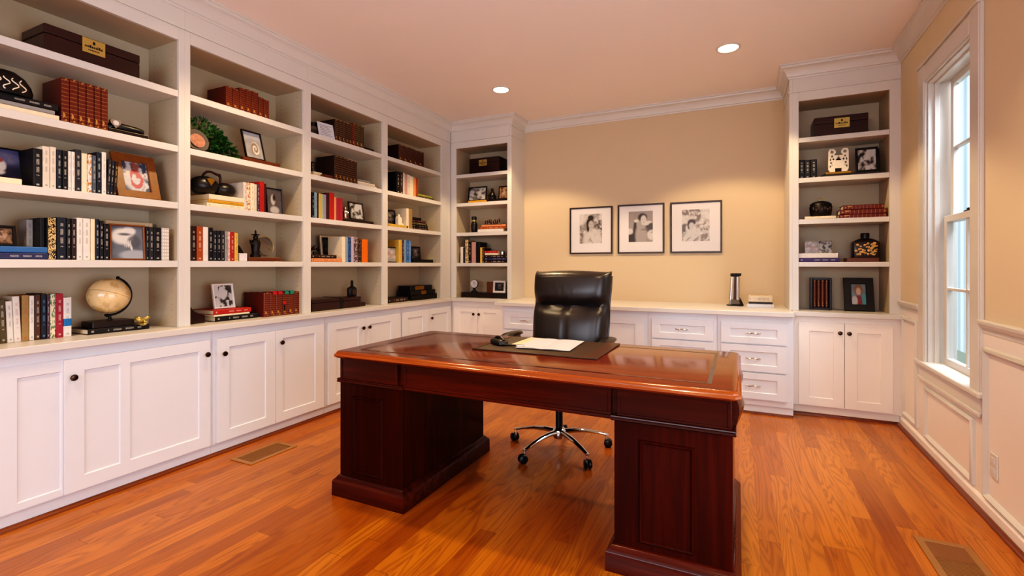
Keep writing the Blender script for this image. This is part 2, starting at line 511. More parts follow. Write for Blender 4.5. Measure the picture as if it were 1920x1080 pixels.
# ------------------------------------------------------------------ base cabinets
def shaker(g, x0, x1, z0, z1, y0, th, panels, rec=.008):
    """slab with recessed panels; panels share one z range, left to right"""
    yb = y0 + th
    g.face([(x0, yb, z0), (x0, yb, z1), (x1, yb, z1), (x1, yb, z0)])
    for a, b in (((x0, z0), (x1, z0)), ((x1, z0), (x1, z1)), ((x1, z1), (x0, z1)), ((x0, z1), (x0, z0))):
        g.face([(a[0], y0, a[1]), (b[0], y0, b[1]), (b[0], yb, b[1]), (a[0], yb, a[1])])
    q = lambda a, b, c, d: g.face([(a, y0, c), (b, y0, c), (b, y0, d), (a, y0, d)])
    pz0, pz1 = panels[0][2], panels[0][3]
    q(x0, x1, z0, pz0); q(x0, x1, pz1, z1)
    xs = [x0] + [v for p in panels for v in p[:2]] + [x1]
    for i in range(0, len(xs), 2): q(xs[i], xs[i + 1], pz0, pz1)
    for a, b, c, d in panels:
        yi = y0 + rec; e = .004
        o = [(a, c), (b, c), (b, d), (a, d)]; n = [(a + e, c + e), (b - e, c + e), (b - e, d - e), (a + e, d - e)]
        for i in range(4):
            j = (i + 1) % 4
            g.face([(o[i][0], y0, o[i][1]), (o[j][0], y0, o[j][1]), (n[j][0], yi, n[j][1]), (n[i][0], yi, n[i][1])])
        g.face([(u, yi, v) for u, v in n])
    return g
def knob(parent, x, y, z):
    g = MB(); g.lathe([(.006, 0), (.005, .008), (.006, .012), (.0155, .016), (.0165, .020), (.014, .025), (.006, .027)], 16)
    return g.build('knob', 'bronze', parent, (x, y, z), (PI / 2, 0, 0), True)
def pull(parent, x, y, z, w=.095):
    pts = []
    for i in range(17):
        u = -1 + 2 * i / 16
        pts.append((u * w / 2, -.026 * (1 - abs(u) ** 3.0), .004 * math.cos(u * PI * 1.5)))
    rr = [.0035 + .0028 * math.cos((-1 + 2 * i / 16) * PI / 2) for i in range(17)]
    g = MB(); g.tube(pts, rr, 8)
    for sx in (-1, 1): g.ell((sx * w / 2, -.002, 0), (.009, .005, .006), 10, 6)
    return g.build('handle', 'nickel', parent, (x, y, z), (0, 0, 0), True)
FZ0, FZ1 = .075, CT - CTH
def cabinet(wall, s0, s1, d, depth, label, fronts, name='base_cabinet', cat='cabinet'):
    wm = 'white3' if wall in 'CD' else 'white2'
    """fronts: (kind, s-left, s-right, z0, z1, panels, hardware)"""
    t = thing(name, label, cat, P(wall, s0, d, 0), (0, 0, ROTZ[wall]), 'white base cabinets')
    W = s1 - s0
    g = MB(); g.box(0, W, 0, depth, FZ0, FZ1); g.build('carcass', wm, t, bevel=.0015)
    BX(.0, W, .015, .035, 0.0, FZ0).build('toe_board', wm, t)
    for kind, a, b, z0, z1, pan, hw in fronts:
        th = .009 if kind == 'panel' else .02
        dp = thing('front', None, None, (a - s0, -th, 0)) if False else None
        g = MB()
        shaker(g, a - s0, b - s0, z0, z1, -th, th - .0005, [(p[0] - s0, p[1] - s0, p[2], p[3]) for p in pan], .008 if kind != 'panel' else .007)
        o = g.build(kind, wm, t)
        for h in hw:
            if h[0] == 'k': knob(o, h[1] - s0, -th, h[2])
            else: pull(o, h[1] - s0, -th + .008, h[2])
    return t
DZ0, DZ1 = .088, .752
PZ0, PZ1 = .152, .690
dL = -.04
cabinet('L', .72, 1.924, dL, .38, 'white cabinet under the globe, with one wide two-panel door',
        [('panel', .76, 1.181, .085, .755, [(1.014, 1.174, .118, .698)], []),
         ('door', 1.182, 1.90, DZ0, DZ1, [(1.261, 1.418, .157, .69), (1.463, 1.834, .157, .69)], [('k', 1.213, .662), ('k', 1.876, .665)])])
cabinet('L', 1.926, 2.838, dL, .38, 'white two-door cabinet under the green plant, both knobs on left stiles',
        [('door', 1.947, 2.369, DZ0, DZ1, [(2.025, 2.293, PZ0, PZ1)], [('k', 1.987, .652)]),
         ('door', 2.372, 2.813, DZ0, DZ1, [(2.432, 2.728, PZ0, PZ1)], [('k', 2.414, .662)])])
cabinet('L', 2.840, 3.790, dL, .38, 'white two-door cabinet behind the left end of the desk',
        [('door', 2.863, 3.279, DZ0, DZ1, [(2.942, 3.199, PZ0, PZ1)], [('k', 3.245, .668)]),
         ('door', 3.282, 3.774, DZ0, DZ1, [(3.345, 3.631, PZ0, PZ1)], [('k', 3.322, .668)])])
cabinet('L', 3.792, 4.74, dL, .38, 'white two-door cabinet nearest the corner with a single knob',
        [('door', 3.807, 4.245, DZ0, DZ1, [(3.891, 4.142, PZ0, PZ1)], []),
         ('door', 4.248, 4.68, DZ0, DZ1, [(4.30, 4.609, PZ0, PZ1)], [('k', 4.287, .652)])])
cabinet('C', -3.018, -2.20, -.04, .35, 'white two-door corner cabinet under the narrow corner bookcase',
        [('door', -2.985, -2.665, DZ0, DZ1, [(-2.903, -2.745, PZ0, PZ1)], [('k', -2.712, .668)]),
         ('door', -2.662, -2.345, DZ0, DZ1, [(-2.594, -2.43, PZ0, PZ1)], [('k', -2.642, .668)])])
YC = 4.40
dC = YC - YW
def dr(a, b, z0, z1):
    m = .068
    return ('drawer', a, b, z0, z1, [(a + m, b - m, z0 + .052, z1 - .052)], [('h', (a + b) / 2, (z0 + z1) / 2)])
def door(a, b):
    return ('door', a, b, DZ0 + .04, .752, [(a + .075, b - .075, .20, .69)], [])
bank = [(.578, .752), (.352, .567), (.128, .341)]
cabinet('W', -2.194, -1.685, dC, .7, 'white drawer bank against the tan wall, left of the black chair', [dr(-2.164, -1.70, *z) for z in bank], 'drawer_cabinet')
cabinet('W', -1.684, -.733, dC, .7, 'white two-door cabinet against the tan wall behind the black chair', [door(-1.655, -1.215), door(-1.21, -.768)])
cabinet('W', -.732, -.1615, dC, .7, 'white drawer bank right of the chair, mostly hidden by the desk', [dr(-.698, -.19, *z) for z in bank], 'drawer_cabinet')
cabinet('W', -.160, .397, dC, .7, 'white three-drawer bank beyond the right end of the desk', [dr(-.131, .352, *z) for z in bank], 'drawer_cabinet')
cabinet('D', .405, 1.126, 4.555 - YR, .5, 'white two-door cabinet under the bookcase by the window',
        [('door', .448, .757, DZ0, .760, [(.519, .688, PZ0, PZ1)], [('k', .728, .684)]),
         ('door', .761, 1.067, DZ0, .760, [(.84, .993, PZ0, PZ1)], [('k', .788, .684)])])

# ------------------------------------------------------------------ countertops
def top(poly, label):
    g = MB(); g.prism(poly, CT - CTH, CT - .0005, 'z')
    o = g.build('countertop', 'white', bevel=.004, seg=3)
    return tag(o, label, 'countertop')
top([(-3.42, .70), (-2.982, .70), (-2.982, 4.69), (-2.27, 4.69), (-2.27, YW), (-3.42, YW)], 'long white countertop turning the corner under the left bookcases')
top([(-2.268, 4.36), (.402, 4.36), (.402, YW), (-2.268, YW)], 'white countertop below the three framed portraits')
top([(.404, 4.515), (1.128, 4.515), (1.128, YW), (.404, YW)], 'short white countertop under the bookcase by the window')

# ------------------------------------------------------------------ window (things on the right wall are built in its own frame: x along, -y into the room)
RL = dict(loc=P('R', 0, 0, 0), rot=(0, 0, ROTZ['R']))
w = thing('window_1', None, None, RL['loc'], RL['rot']); w['kind'] = 'structure'
CW = .12
g = MB()
def casing(x0, x1, z0, z1):
    g.box(x0, x1, -.016, 0, z0, z1)
    g.box(x0 + .008, x1 - .008, -.022, -.014, z0 + .0, z1 - .0)
casing(WX0 - CW, WX0, WZ0, WZ1 + CW); casing(WX1, WX1 + CW, WZ0, WZ1 + CW)
g.box(WX0, WX1, -.016, 0, WZ1, WZ1 + CW); g.box(WX0, WX1, -.022, -.014, WZ1 + .008, WZ1 + CW - .008)
g.box(WX0 - CW, WX1 + CW, -.03, 0, WZ1 + CW, WZ1 + CW + .014)
g.build('casing', 'white', w, bevel=.003)
g = MB()
for a, b in ((WX0, WX0 + .012), (WX1 - .012, WX1)): g.box(a, b, 0, .145, WZ0, WZ1)
g.box(WX0, WX1, 0, .145, WZ1 - .012, WZ1)
for a, b in ((WX0 + .012, WX0 + .026), (WX1 - .026, WX1 - .012)): g.box(a, b, .03, .055, WZ0, WZ1 - .012)
g.box(WX0 + .012, WX1 - .012, .03, .055, WZ1 - .026, WZ1 - .012)
g.build('jamb', 'white', w, bevel=.002)
g = MB(); g.box(WX0 - CW - .03, WX1 + CW + .03, -.038, .085, WZ0 - .028, WZ0 + .002); g.build('stool', 'white', w, bevel=.008, seg=3)
g = MB(); g.box(WX0 - CW, WX1 + CW, -.018, 0, WZ0 - .125, WZ0 - .028); g.box(WX0 - CW, WX1 + CW, -.026, 0, WZ0 - .125, WZ0 - .105); g.build('apron', 'white', w, bevel=.003)
ZM = 1.515
def sash(z0, z1, y, zmunt):
    a, b = WX0 + .026, WX1 - .026; r = .045
    g = MB()
    g.box(a, a + r, y, y + .035, z0, z1).box(b - r, b, y, y + .035, z0, z1).box(a + r, b - r, y, y + .035, z0, z0 + r).box(a + r, b - r, y, y + .035, z1 - .04, z1)
    mx = (a + b) / 2
    g.box(mx - .009, mx + .009, y + .006, y + .03, z0 + r, z1 - .04)
    g.box(a + r, b - r, y + .006, y + .03, zmunt - .009, zmunt + .009)
    s = g.build('sash', 'white', w, bevel=.003)
    BX(a + r, b - r, y + .016, y + .019, z0 + r, z1 - .04).build('pane', 'glass', s)
    return s
sash(WZ0, ZM + .02, .075, (WZ0 + ZM) / 2 + .02)
s2 = sash(ZM - .02, WZ1 - .012, .108, (ZM + WZ1) / 2)
g = MB(); g.box(-.03, .03, -.012, .012, 0, .008).ell((.008, -.002, .014), (.018, .008, .008)); g.build('latch', 'bronze', w, ((WX0 + WX1) / 2, 0.09, ZM + .02), smooth=True)

# chair rail and wainscot on the right wall
def rail(a, b, name):
    g = MB()
    pr = [(0, .885), (-.008, .885), (-.010, .905), (-.020, .915), (-.028, .932), (-.030, .945), (-.022, .950), (0, .950)]
    g.prism(pr, a, b, 'x'); struct(name, g, 'white', **RL)
rail(.015, WX0 - CW, 'trim_6'); rail(WX1 + CW, 8.0, 'trim_7')
BXg = MB()
BXg.box(.0, WX0 - CW, -.006, 0, .06, .885).box(WX0 - CW, WX1 + CW, -.006, 0, .06, WZ0 - .12).box(WX1 + CW, 8.0, -.006, 0, .06, .885)
struct('wall_wainscot', BXg, 'wains', **RL)
def ringm(x0, x1, z0, z1, name):
    g = MB()
    pr = [(0, 0), (-.008, .002), (-.016, .010), (-.018, .018), (-.010, .026), (-.004, .032), (0, .034)]
    rows = []
    for cx, cz, sx, sz in ((x0, z0, 1, 1), (x1, z0, -1, 1), (x1, z1, -1, -1), (x0, z1, 1, -1), (x0, z0, 1, 1)):
        rows.append([(cx + sx * t, -.006 + y, cz + sz * t) for y, t in pr])
    g.grid(rows, True, False); struct(name, g, 'white', smooth=True, **RL)
ringm(.59, 1.355, .085, .43, 'trim_8'); ringm(1.475, 2.65, .075, .82, 'trim_9'); ringm(2.75, 4.2, .075, .82, 'trim_10'); ringm(.09, .44, .10, .84, 'trim_11')
o = thing('wall_outlet', 'white wall outlet low on the wainscot under the right end of the chair rail', 'outlet', P('R', 1.575, -.006, .268), (0, 0, ROTZ['R']))
BX(-.036, .036, -.007, .0, -.058, .058).build('cover_plate', 'white', o, bevel=.003)
g = MB(); g.box(-.017, .017, -.009, -.006, .010, .040).box(-.017, .017, -.009, -.006, -.040, -.010); g.build('socket', 'matboard', o, bevel=.002)

# outdoors: pale siding of the next house
struct('exterior_siding', BX(-22, 7, 3.2, 3.3, -1, 7), 'siding', **RL)
struct('exterior_ground', BX(-22, 7, .2, 3.2, -.8, -.7), plain('outdoor_ground', '8E9A86', .9), **RL)

# ------------------------------------------------------------------ recessed ceiling lights
SPOTS = [(-2.03, 4.04), (-.07, 4.01), (-2.36, 2.06), (-.07, 2.1), (-2.2, .2), (-.07, .2)]
LB = ['round recessed ceiling light near the corner bookcase', 'round recessed ceiling light nearest the window bookcase', 'round recessed ceiling light at the top edge above the plant bay',
      'round recessed ceiling light over the window end of the desk', 'round recessed ceiling light of the last pair, on the bookcase side', 'round recessed ceiling light of the last pair, on the window side']
for (x, y), lb in zip(SPOTS, LB):
    t = thing('recessed_light', lb, 'ceiling light', (x, y, H), group='recessed ceiling lights')
    g = MB(); g.lathe([(.088, 0), (.088, -.004), (.074, -.007), (.070, -.004), (.070, 0)], 32); g.build('trim_ring', 'white', t, smooth=True)
    g = MB(); g.lathe([(.070, -.002), (.066, -.005), (.03, -.008), (.001, -.009)], 32); g.build('lens', 'lens', t, smooth=True)
    L = bpy.data.lights.new('spot', 'SPOT'); L.energy = SPOT_W; L.color = (1, .70, .38); L.spot_size = R(114 if y > 3 else 124); L.spot_blend = .22 if y > 3 else .6; L.energy *= 1.2 if y > 3 else (.2 if y < 1 and x > -1 else 1); L.shadow_soft_size = .06
    lo = bpy.data.objects.new('downlight', L); C.objects.link(lo); lo.location = (x, y, H - .02)
def area(loc, rot, sx, sy, e, col):
    L = bpy.data.lights.new('daylight_fill', 'AREA'); L.shape = 'RECTANGLE'; L.size = sx; L.size_y = sy; L.energy = e; L.color = col
    o = bpy.data.objects.new('daylight_fill', L); C.objects.link(o); o.location = loc; o.rotation_euler = rot
    return o
area(P("R", (WX0 + WX1) / 2, .75, 3.05), (R(48), 0, PI / 2 - RANG), 1.6, .9, WIN_W, (.88, .94, 1.0))
S_ = bpy.data.lights.new('sun', 'SUN'); S_.energy = SUN_W; S_.angle = R(20); S_.color = (.95, .98, 1.0)
so = bpy.data.objects.new('sun', S_); C.objects.link(so); so.rotation_euler = (0, R(-50), 0); so.location = (0, 3, 8)
area((-.9, -3.3, 1.5), (R(78), 0, 0), 3.4, 2.0, REAR_W, (.78, .86, 1.0))
area(P('R', 3.9, -.06, 1.0), (PI / 2, 0, PI / 2 - RANG), 2.4, 1.5, SIDE_W, (.74, .84, 1.0))  # added cool fill lamp on the solid right wall, no window behind it
wd = bpy.data.worlds.new('world'); bpy.context.scene.world = wd; wd.use_nodes = True
bg = wd.node_tree.nodes['Background']; bg.inputs[0].default_value = (.85, .92, 1, 1); bg.inputs[1].default_value = .8

# ------------------------------------------------------------------ desk
def desk():
    X0, X1, Y0, Y1 = -1.955, .012, 1.880, 2.790
    t = thing('executive_desk', 'large polished mahogany pedestal desk standing on the oak floor', 'desk', (0, 0, 0))
    zt = .765
    # top with ogee edge, clipped corners
    prof = [(0, zt), (.006, zt - .002), (.011, zt - .008), (.012, zt - .013), (.018, zt - .017), (.020, zt - .024), (.012, zt - .032), (.004, zt - .036), (-.02, zt - .036)]
    def loop(o, z, c=.02):
        a, b, e, f = X0 + .02 - o, X1 - .02 + o, Y0 + .02 - o, Y1 - .02 + o
        return [(a + c, e, z), (b - c, e, z), (b, e + c, z), (b, f - c, z), (b - c, f, z), (a + c, f, z), (a, f - c, z), (a, e + c, z)]
    g = MB(); g.cur = 1; g.grid([loop(o, z) for o, z in prof], True, False); g.cur = 0; g.face(loop(0, zt)); g.face(loop(-.02, zt - .036))
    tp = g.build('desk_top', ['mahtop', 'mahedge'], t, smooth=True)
    g = MB(); a, b, e, f = X0 + .105, X1 - .105, Y0 + .10, Y1 - .10; wd_ = .016
    z = zt + .0006
    for q in ((a, b, e, e + wd_), (a, b, f - wd_, f), (a, a + wd_, e + wd_, f - wd_), (b - wd_, b, e + wd_, f - wd_)):
        g.face([(q[0], q[2], z), (q[1], q[2], z), (q[1], q[3], z), (q[0], q[3], z)])
    g.build('inlay_band', 'mahband', tp)
    zf1, zf0 = zt - .036, .612
    BXL, BXR = (-1.925, -1.512), (-.452, -.018)
    ya, yb = Y0 + .035, Y1 - .035
    # frieze
    g = MB(); g.box(BXL[0], BXR[1], ya + .012, yb - .012, zf0, zf1)
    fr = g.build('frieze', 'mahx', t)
    def dpanel(x0, x1, y, sg, name, par):
        g = MB()
        g.box(x0, x1, min(y, y + sg * .012), max(y, y + sg * .012), zf0 + .004, zf1 - .002)
        y2 = y - sg * .004
        for q in ((x0, x1, zf0 + .004, zf0 + .016), (x0, x1, zf1 - .014, zf1 - .002), (x0, x0 + .014, zf0 + .016, zf1 - .014), (x1 - .014, x1, zf0 + .016, zf1 - .014)):
            g.box(q[0], q[1], min(y, y2), max(y, y2), q[2], q[3])
        return g.build(name, 'mahx', par, bevel=.002)
    gap = .012
    for y, sg in ((ya, 1), (yb, -1)):
        dpanel(BXL[0] + .004, BXL[1] - .028, y, sg, 'drawer_front', t)
        dpanel(BXL[1] + .012, BXR[0] - .012, y, sg, 'drawer_front', t)
        dpanel(BXR[0] + .012, BXR[1] - .004, y, sg, 'drawer_front', t)
    # double bead under the frieze
    def bead(x0, x1, y0, y1, zc, par, name='bead_moulding'):
        pr = [(0, .011), (.006, .011), (.011, .008), (.012, .004), (.009, .0005), (.011, -.003), (.0125, -.007), (.010, -.011), (.004, -.013), (0, -.013)]
        rows = [[(cx + sx * o, cy + sy * o, zc + zz) for o, zz in pr] for cx, cy, sx, sy in ((x0, y0, -1, -1), (x1, y0, 1, -1), (x1, y1, 1, 1), (x0, y1, -1, 1), (x0, y0, -1, -1))]
        g = MB(); g.grid(rows, True, False); return g.build(name, 'mahx', par, smooth=True)
    for y0_, y1_ in ((ya - .003, ya + .03), (yb - .03, yb + .003)):
        BX(BXL[1] - .01, BXR[0] + .01, y0_, y1_, zf0 - .012, zf0 + .003).build('apron_moulding', 'mahx', t, bevel=.004)
    for x0, x1 in (BXL, BXR):
        p = thing('pedestal', None, None); p.parent = t
        g = MB(); g.box(x0, x1, ya, yb, .06, zf0)
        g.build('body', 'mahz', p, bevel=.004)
        bead(x0, x1, ya, yb, zf0 - .002, p)
        # framed panel on front and back
        for y, sg in ((ya, -1), (yb, 1)):
            pr = [(0, 0), (.003, .006), (.008, .009), (.013, .006), (.016, 0)]
            px0, px1, pz0, pz1 = x0 + (x1 - x0) * .22, x0 + (x1 - x0) * .70, .128, .535
            rows = [[(cx + sx * o, y + sg * hh, cz + sz * o) for o, hh in pr] for cx, cz, sx, sz in ((px0, pz0, 1, 1), (px1, pz0, -1, 1), (px1, pz1, -1, -1), (px0, pz1, 1, -1), (px0, pz0, 1, 1))]
            g = MB(); g.grid(rows, False, False)
            g.build('panel_moulding', 'mahz', p, smooth=True)
        # plinth
        pr = [(0, .105), (.006, .103), (.010, .097), (.016, .088), (.024, .083), (.026, .077), (.029, .073), (.030, 0.0), (0, 0.0)]
        rows = [[(cx + sx * o, cy + sy * o, zz) for o, zz in pr] for cx, cy, sx, sy in ((x0, ya, -1, -1), (x1, ya, 1, -1), (x1, yb, 1, 1), (x0, yb, -1, 1), (x0, ya, -1, -1))]
        g = MB(); g.grid(rows, True, False); g.build('plinth', 'mahx', p, smooth=True)
    # swelling end brackets under the overhang, both ends
    for x, sg in ((BXR[1], 1), (BXL[0], -1)):
        pr = [(0, zf1), (.012, zf1), (.022, zf1 - .01), (.034, zf1 - .03), (.040, zf1 - .05), (.037, zf1 - .07), (.026, zf1 - .10), (.012, zf1 - .125), (0, zf1 - .135)]
        if sg > 0:
          for y0, y1 in ((ya + .06, ya + .28), (yb - .26, yb - .04)):
            g = MB()
            rows = []
            for k in range(9):
                u = k / 8; sc = math.sin(PI * (.12 + .76 * u)) ** .6
                rows.append([(x + sg * o * sc, y0 + (y1 - y0) * u, zz) for o, zz in pr])
            g.grid(rows, True, True); g.build('end_bracket', 'mahx', t, smooth=True)
    return t
desk()

# things on the desk
def flat(name, pts, z, th, mat, label, cat, group=None):
    g = MB(); g.prism(pts, z, z + th, 'z'); o = g.build(name, mat, bevel=min(.0015, th / 3)); return tag(o, label, cat, group)
DT = .7663

flat('desk_blotter', [(-1.305, 2.245), (-.613, 2.245), (-.613, 2.745), (-1.305, 2.745)], DT, .004, 'padtop', 'brown leather blotter lying on the desk in front of the chair', 'desk pad')
pe = bpy.data.objects['desk_blotter']
g = MB(); z_ = DT + .004
for q in ((-.685, -.613, 2.245, 2.745), (-1.305, -1.29, 2.245, 2.745)): g.box(q[0], q[1], q[2], q[3], z_, z_ + .0022)
g.box(-1.29, -.685, 2.245, 2.262, z_, z_ + .0022)
g.build('leather_edging', 'padedge', pe, bevel=.001)
flat('folder', [(-1.165, 2.40), (-.98, 2.37), (-.955, 2.70), (-1.165, 2.735)], DT + .0045, .003, 'manila', 'cream folder under the left edge of the white papers on the blotter', 'folder')
o = thing('open_document', 'open white double-page document lying on the blotter', 'document', (-.955, 2.53, DT + .0078), (0, 0, R(4)))
for sx, nm in ((-1, 'left_page'), (1, 'right_page')):
    rows = []
    for k in range(9):
        u = k / 8; zz = .004 * math.sin(min(1, u * 1.3) * PI) * (1 - u * .6) + .002
        rows.append([(sx * (.0005 + .150 * u), -.175, zz), (sx * (.0005 + .150 * u), .175, zz)])
    g = MB(); g.grid(rows); 
    g.grid([[(x, y, .0002) for x, y, z_ in r] for r in rows]); g.build(nm, 'paper', o, smooth=True)
o = thing('eyeglass_case', 'small black phone-like case on the left of the blotter', 'case', (-1.235, 2.435, DT + .0045), (0, 0, R(-38)))
g = MB(); g.grid([[(a * s_ * (abs(math.cos(q)) ** .5) * (1 if math.cos(q) > 0 else -1), b * s_ * (abs(math.sin(q)) ** .5) * (1 if math.sin(q) > 0 else -1), z_) for q in [2 * PI * k / 24 for k in range(24)]] for a, b, s_, z_ in ((.068, .036, .9, 0), (.068, .036, 1, .006), (.068, .036, 1, .018), (.064, .033, .95, .026), (.05, .025, .8, .031), (.02, .01, .5, .032))], True, True); g.build('shell', 'black', o, smooth=True)
g = MB(); g.tube([(-.05, 0, .030), (-.02, 0, .040), (.02, 0, .042), (.055, 0, .028)], .007, 8); g.build('clip', 'black', o, smooth=True)
o = thing('pen', 'dark pen with silver clip lying between the black case and the papers', 'pen', (-1.125, 2.385, DT + .0130), (0, PI / 2, R(8)))
g = MB(); g.lathe([(.001, -.066), (.004, -.05), (.0055, -.045), (.0055, .02)], 12); g.build('barrel', 'iron', o, smooth=True)
g = MB(); g.lathe([(.006, .02), (.0062, .06), (.004, .066), (.001, .067)], 12); g.build('cap', 'silver', o, smooth=True)


# ------------------------------------------------------------------ office chair
def chair():
    cx, cy = -1.075, 3.0
    t = thing('office_chair', 'black leather executive swivel chair with chrome base behind the desk', 'chair', (cx, cy, 0), (0, 0, R(-2)))
    # backrest: width .53, local front towards -y
    Hb, z0, yb = .685, .485, .17
    NU, NV = 40, 48
    def wid(v):   # half width along height
        return .282 - .022 * (1 - v) - .005 * math.exp(-((v - .68) / .10) ** 2) + .004 * math.sin(v * PI)
    def face(u, v):
        a = abs(u); edge = (1 - a ** 9) ** .5
        top = min(1, max(0, (1 - v) / .055)); bot = min(1, max(0, v / .08))
        e2 = (1 - (1 - top) ** 2) ** .5 * (1 - (1 - bot) ** 2) ** .5
        cr = .685 - .04 * (1 - u * u)                       # sagging crease under the headrest
        dv = v - cr
        if dv > 0: bulge = .066 * (1 - math.exp(-dv / .05)) * (1 - .3 * ((dv - .12) / .25) ** 2) + .010
        else:
            bulge = .060 * (1 - math.exp(dv / .05)) + .008
            bulge -= .007 * math.exp(-(u / .022) ** 2) * min(1, -dv / .06)                # centre seam
            bulge -= .003 * math.exp(-((a - .72) / .05) ** 2) * min(1, -dv / .1)
        wr = .004 * math.sin(38 * (u * .8 + v * .7) + 3 * u) * math.exp(-((u + .15) / .28) ** 2 - ((v - .78) / .12) ** 2)
        bulge += wr
        return (.035 + bulge) * edge * e2
    def pt(u, v, front=True):
        rec = -.10 * v + .12 * v * v      # slight recline and curve
        zz = z0 + Hb * v + (.014 * (1 - u * u) + .010 * abs(u) ** 12) * v
        x = u * wid(v)
        y = yb + .10 * v - .03 * (1 - u * u)      # wraps forward at the sides
        if front: y -= face(u, v)
        else: y += .03 * ((1 - abs(u) ** 5) ** .5) * (min(1, v / .06, (1 - v) / .05)) ** .5
        return (x, y, zz)
    us = [math.sin(PI / 2 * (-1 + 2 * i / NU)) for i in range(NU + 1)]
    vs = [.5 - .5 * math.cos(PI * j / NV) for j in range(NV + 1)]
    g = MB(); g.grid([[pt(u, v) for u in us] for v in vs]); g.grid([[pt(u, v, False) for u in reversed(us)] for v in vs])
    b = g.build('backrest', 'leather', t, smooth=True)
    # piping along both side edges
    for sx in (-1, 1):
        g = MB(); g.tube([(sx * (wid(v) - .0), pt(sx, v)[1] - .002, pt(sx, v)[2]) for v in [k / 20 for k in range(1, 20)]], .007, 6)
        g.build('side_piping', 'leather', b, smooth=True)
    # seat
    g = MB(); rows = []
    for k, (s, z) in enumerate([(.80, .40), (.97, .405), (1.0, .43), (1.0, .46), (.96, .495), (.80, .512), (.4, .515), (.02, .512)]):
        rows.append([(.265 * s * (abs(math.cos(a)) ** .45) * (1 if math.cos(a) > 0 else -1), -.06 + .27 * s * (abs(math.sin(a)) ** .45) * (1 if math.sin(a) > 0 else -1), z) for a in [2 * PI * q / 32 for q in range(32)]])
    g.grid(rows, True, True); g.build('seat', 'leather', t, smooth=True)
    # arms
    for sx in (-1, 1):
        a = thing('armrest', None, None); a.parent = t
        g = MB(); rows = []
        ys = [.10, .07, .0, -.10, -.17, -.20]
        for y, hw, hh in zip(ys, (.018, .034, .042, .042, .036, .014), (.010, .016, .019, .019, .015, .008)):
            dx = .02 * max(0, -y) * 5 * .3
            zc = .745 - .35 * max(0, -y - .08) ** 1.3
            rows.append([(sx * (.335 + dx) + hw * math.cos(q), y, zc + hh * math.sin(q)) for q in [2 * PI * k / 14 for k in range(14)]])
        g.grid(rows, True, True); g.build('arm_pad', 'leather', a, smooth=True)
        g = MB(); g.tube([(sx * .338, -.13, .715), (sx * .345, -.12, .62), (sx * .33, -.06, .50), (sx * .24, -.02, .415)], .016, 8)
        g.tube([(sx * .338, .07, .722), (sx * .34, .09, .62), (sx * .32, .05, .50), (sx * .24, .0, .415)], .016, 8)
        g.build('arm_support', 'chrome', a, smooth=True)
    g = MB(); g.box(-.10, .10, -.14, .12, .355, .40); g.build('tilt_mechanism', 'black', t, bevel=.012)
    g = MB(); g.box(-.045, .045, .10, .215, .37, .39); g.box(-.045, .045, .195, .215, .37, .75); g.build('back_bracket', 'black', t, bevel=.006)
    g = MB(); g.lathe([(.024, .12), (.024, .26), (.031, .26), (.031, .36), (.02, .36)], 20); g.build('gas_column', 'black', t, smooth=True)
    base = thing('star_base', None, None); base.parent = t
    g = MB(); g.lathe([(.028, .075), (.04, .08), (.044, .10), (.043, .13), (.034, .145), (.024, .15)], 24); g.build('hub', 'chrome', base, smooth=True)
    for k in range(5):
        ang = R(179 + 72 * k)
        ca, sa = math.cos(ang), math.sin(ang)
        g = MB(); rows = []
        for r, zc, hw, hh in ((.03, .118, .021, .018), (.10, .122, .019, .016), (.18, .116, .017, .013), (.26, .100, .015, .010), (.32, .084, .013, .008), (.335, .080, .011, .006)):
            rows.append([(r * ca - hw * math.cos(q) * sa, r * sa + hw * math.cos(q) * ca, zc + hh * math.sin(q)) for q in [2 * PI * j / 10 for j in range(10)]])
        g.grid(rows, True, True); lg = g.build('leg', 'chrome', base, smooth=True)
        c = thing('caster', None, None, (.325 * ca, .325 * sa, 0)); c.parent = base; c.rotation_euler = (0, 0, ang + R(70))
        g = MB()
        for sx in (-1, 1):
            rows = []
            for dx, rr in ((.004, .010), (.005, .024), (.010, .0275), (.018, .0275), (.023, .022), (.024, .006)):
                rows.append([(sx * dx, -.012 + rr * math.cos(q), .0275 + rr * math.sin(q)) for q in [2 * PI * j / 20 for j in range(20)]])
            g.grid(rows, True, True)
        g.build('wheel', 'black', c, smooth=True)
        g = MB(); g.lathe([(.007, .03), (.007, .075), (.012, .075), (.012, .088)], 10); g.build('caster_stem', 'chrome', c, smooth=True)
    return t
chair()

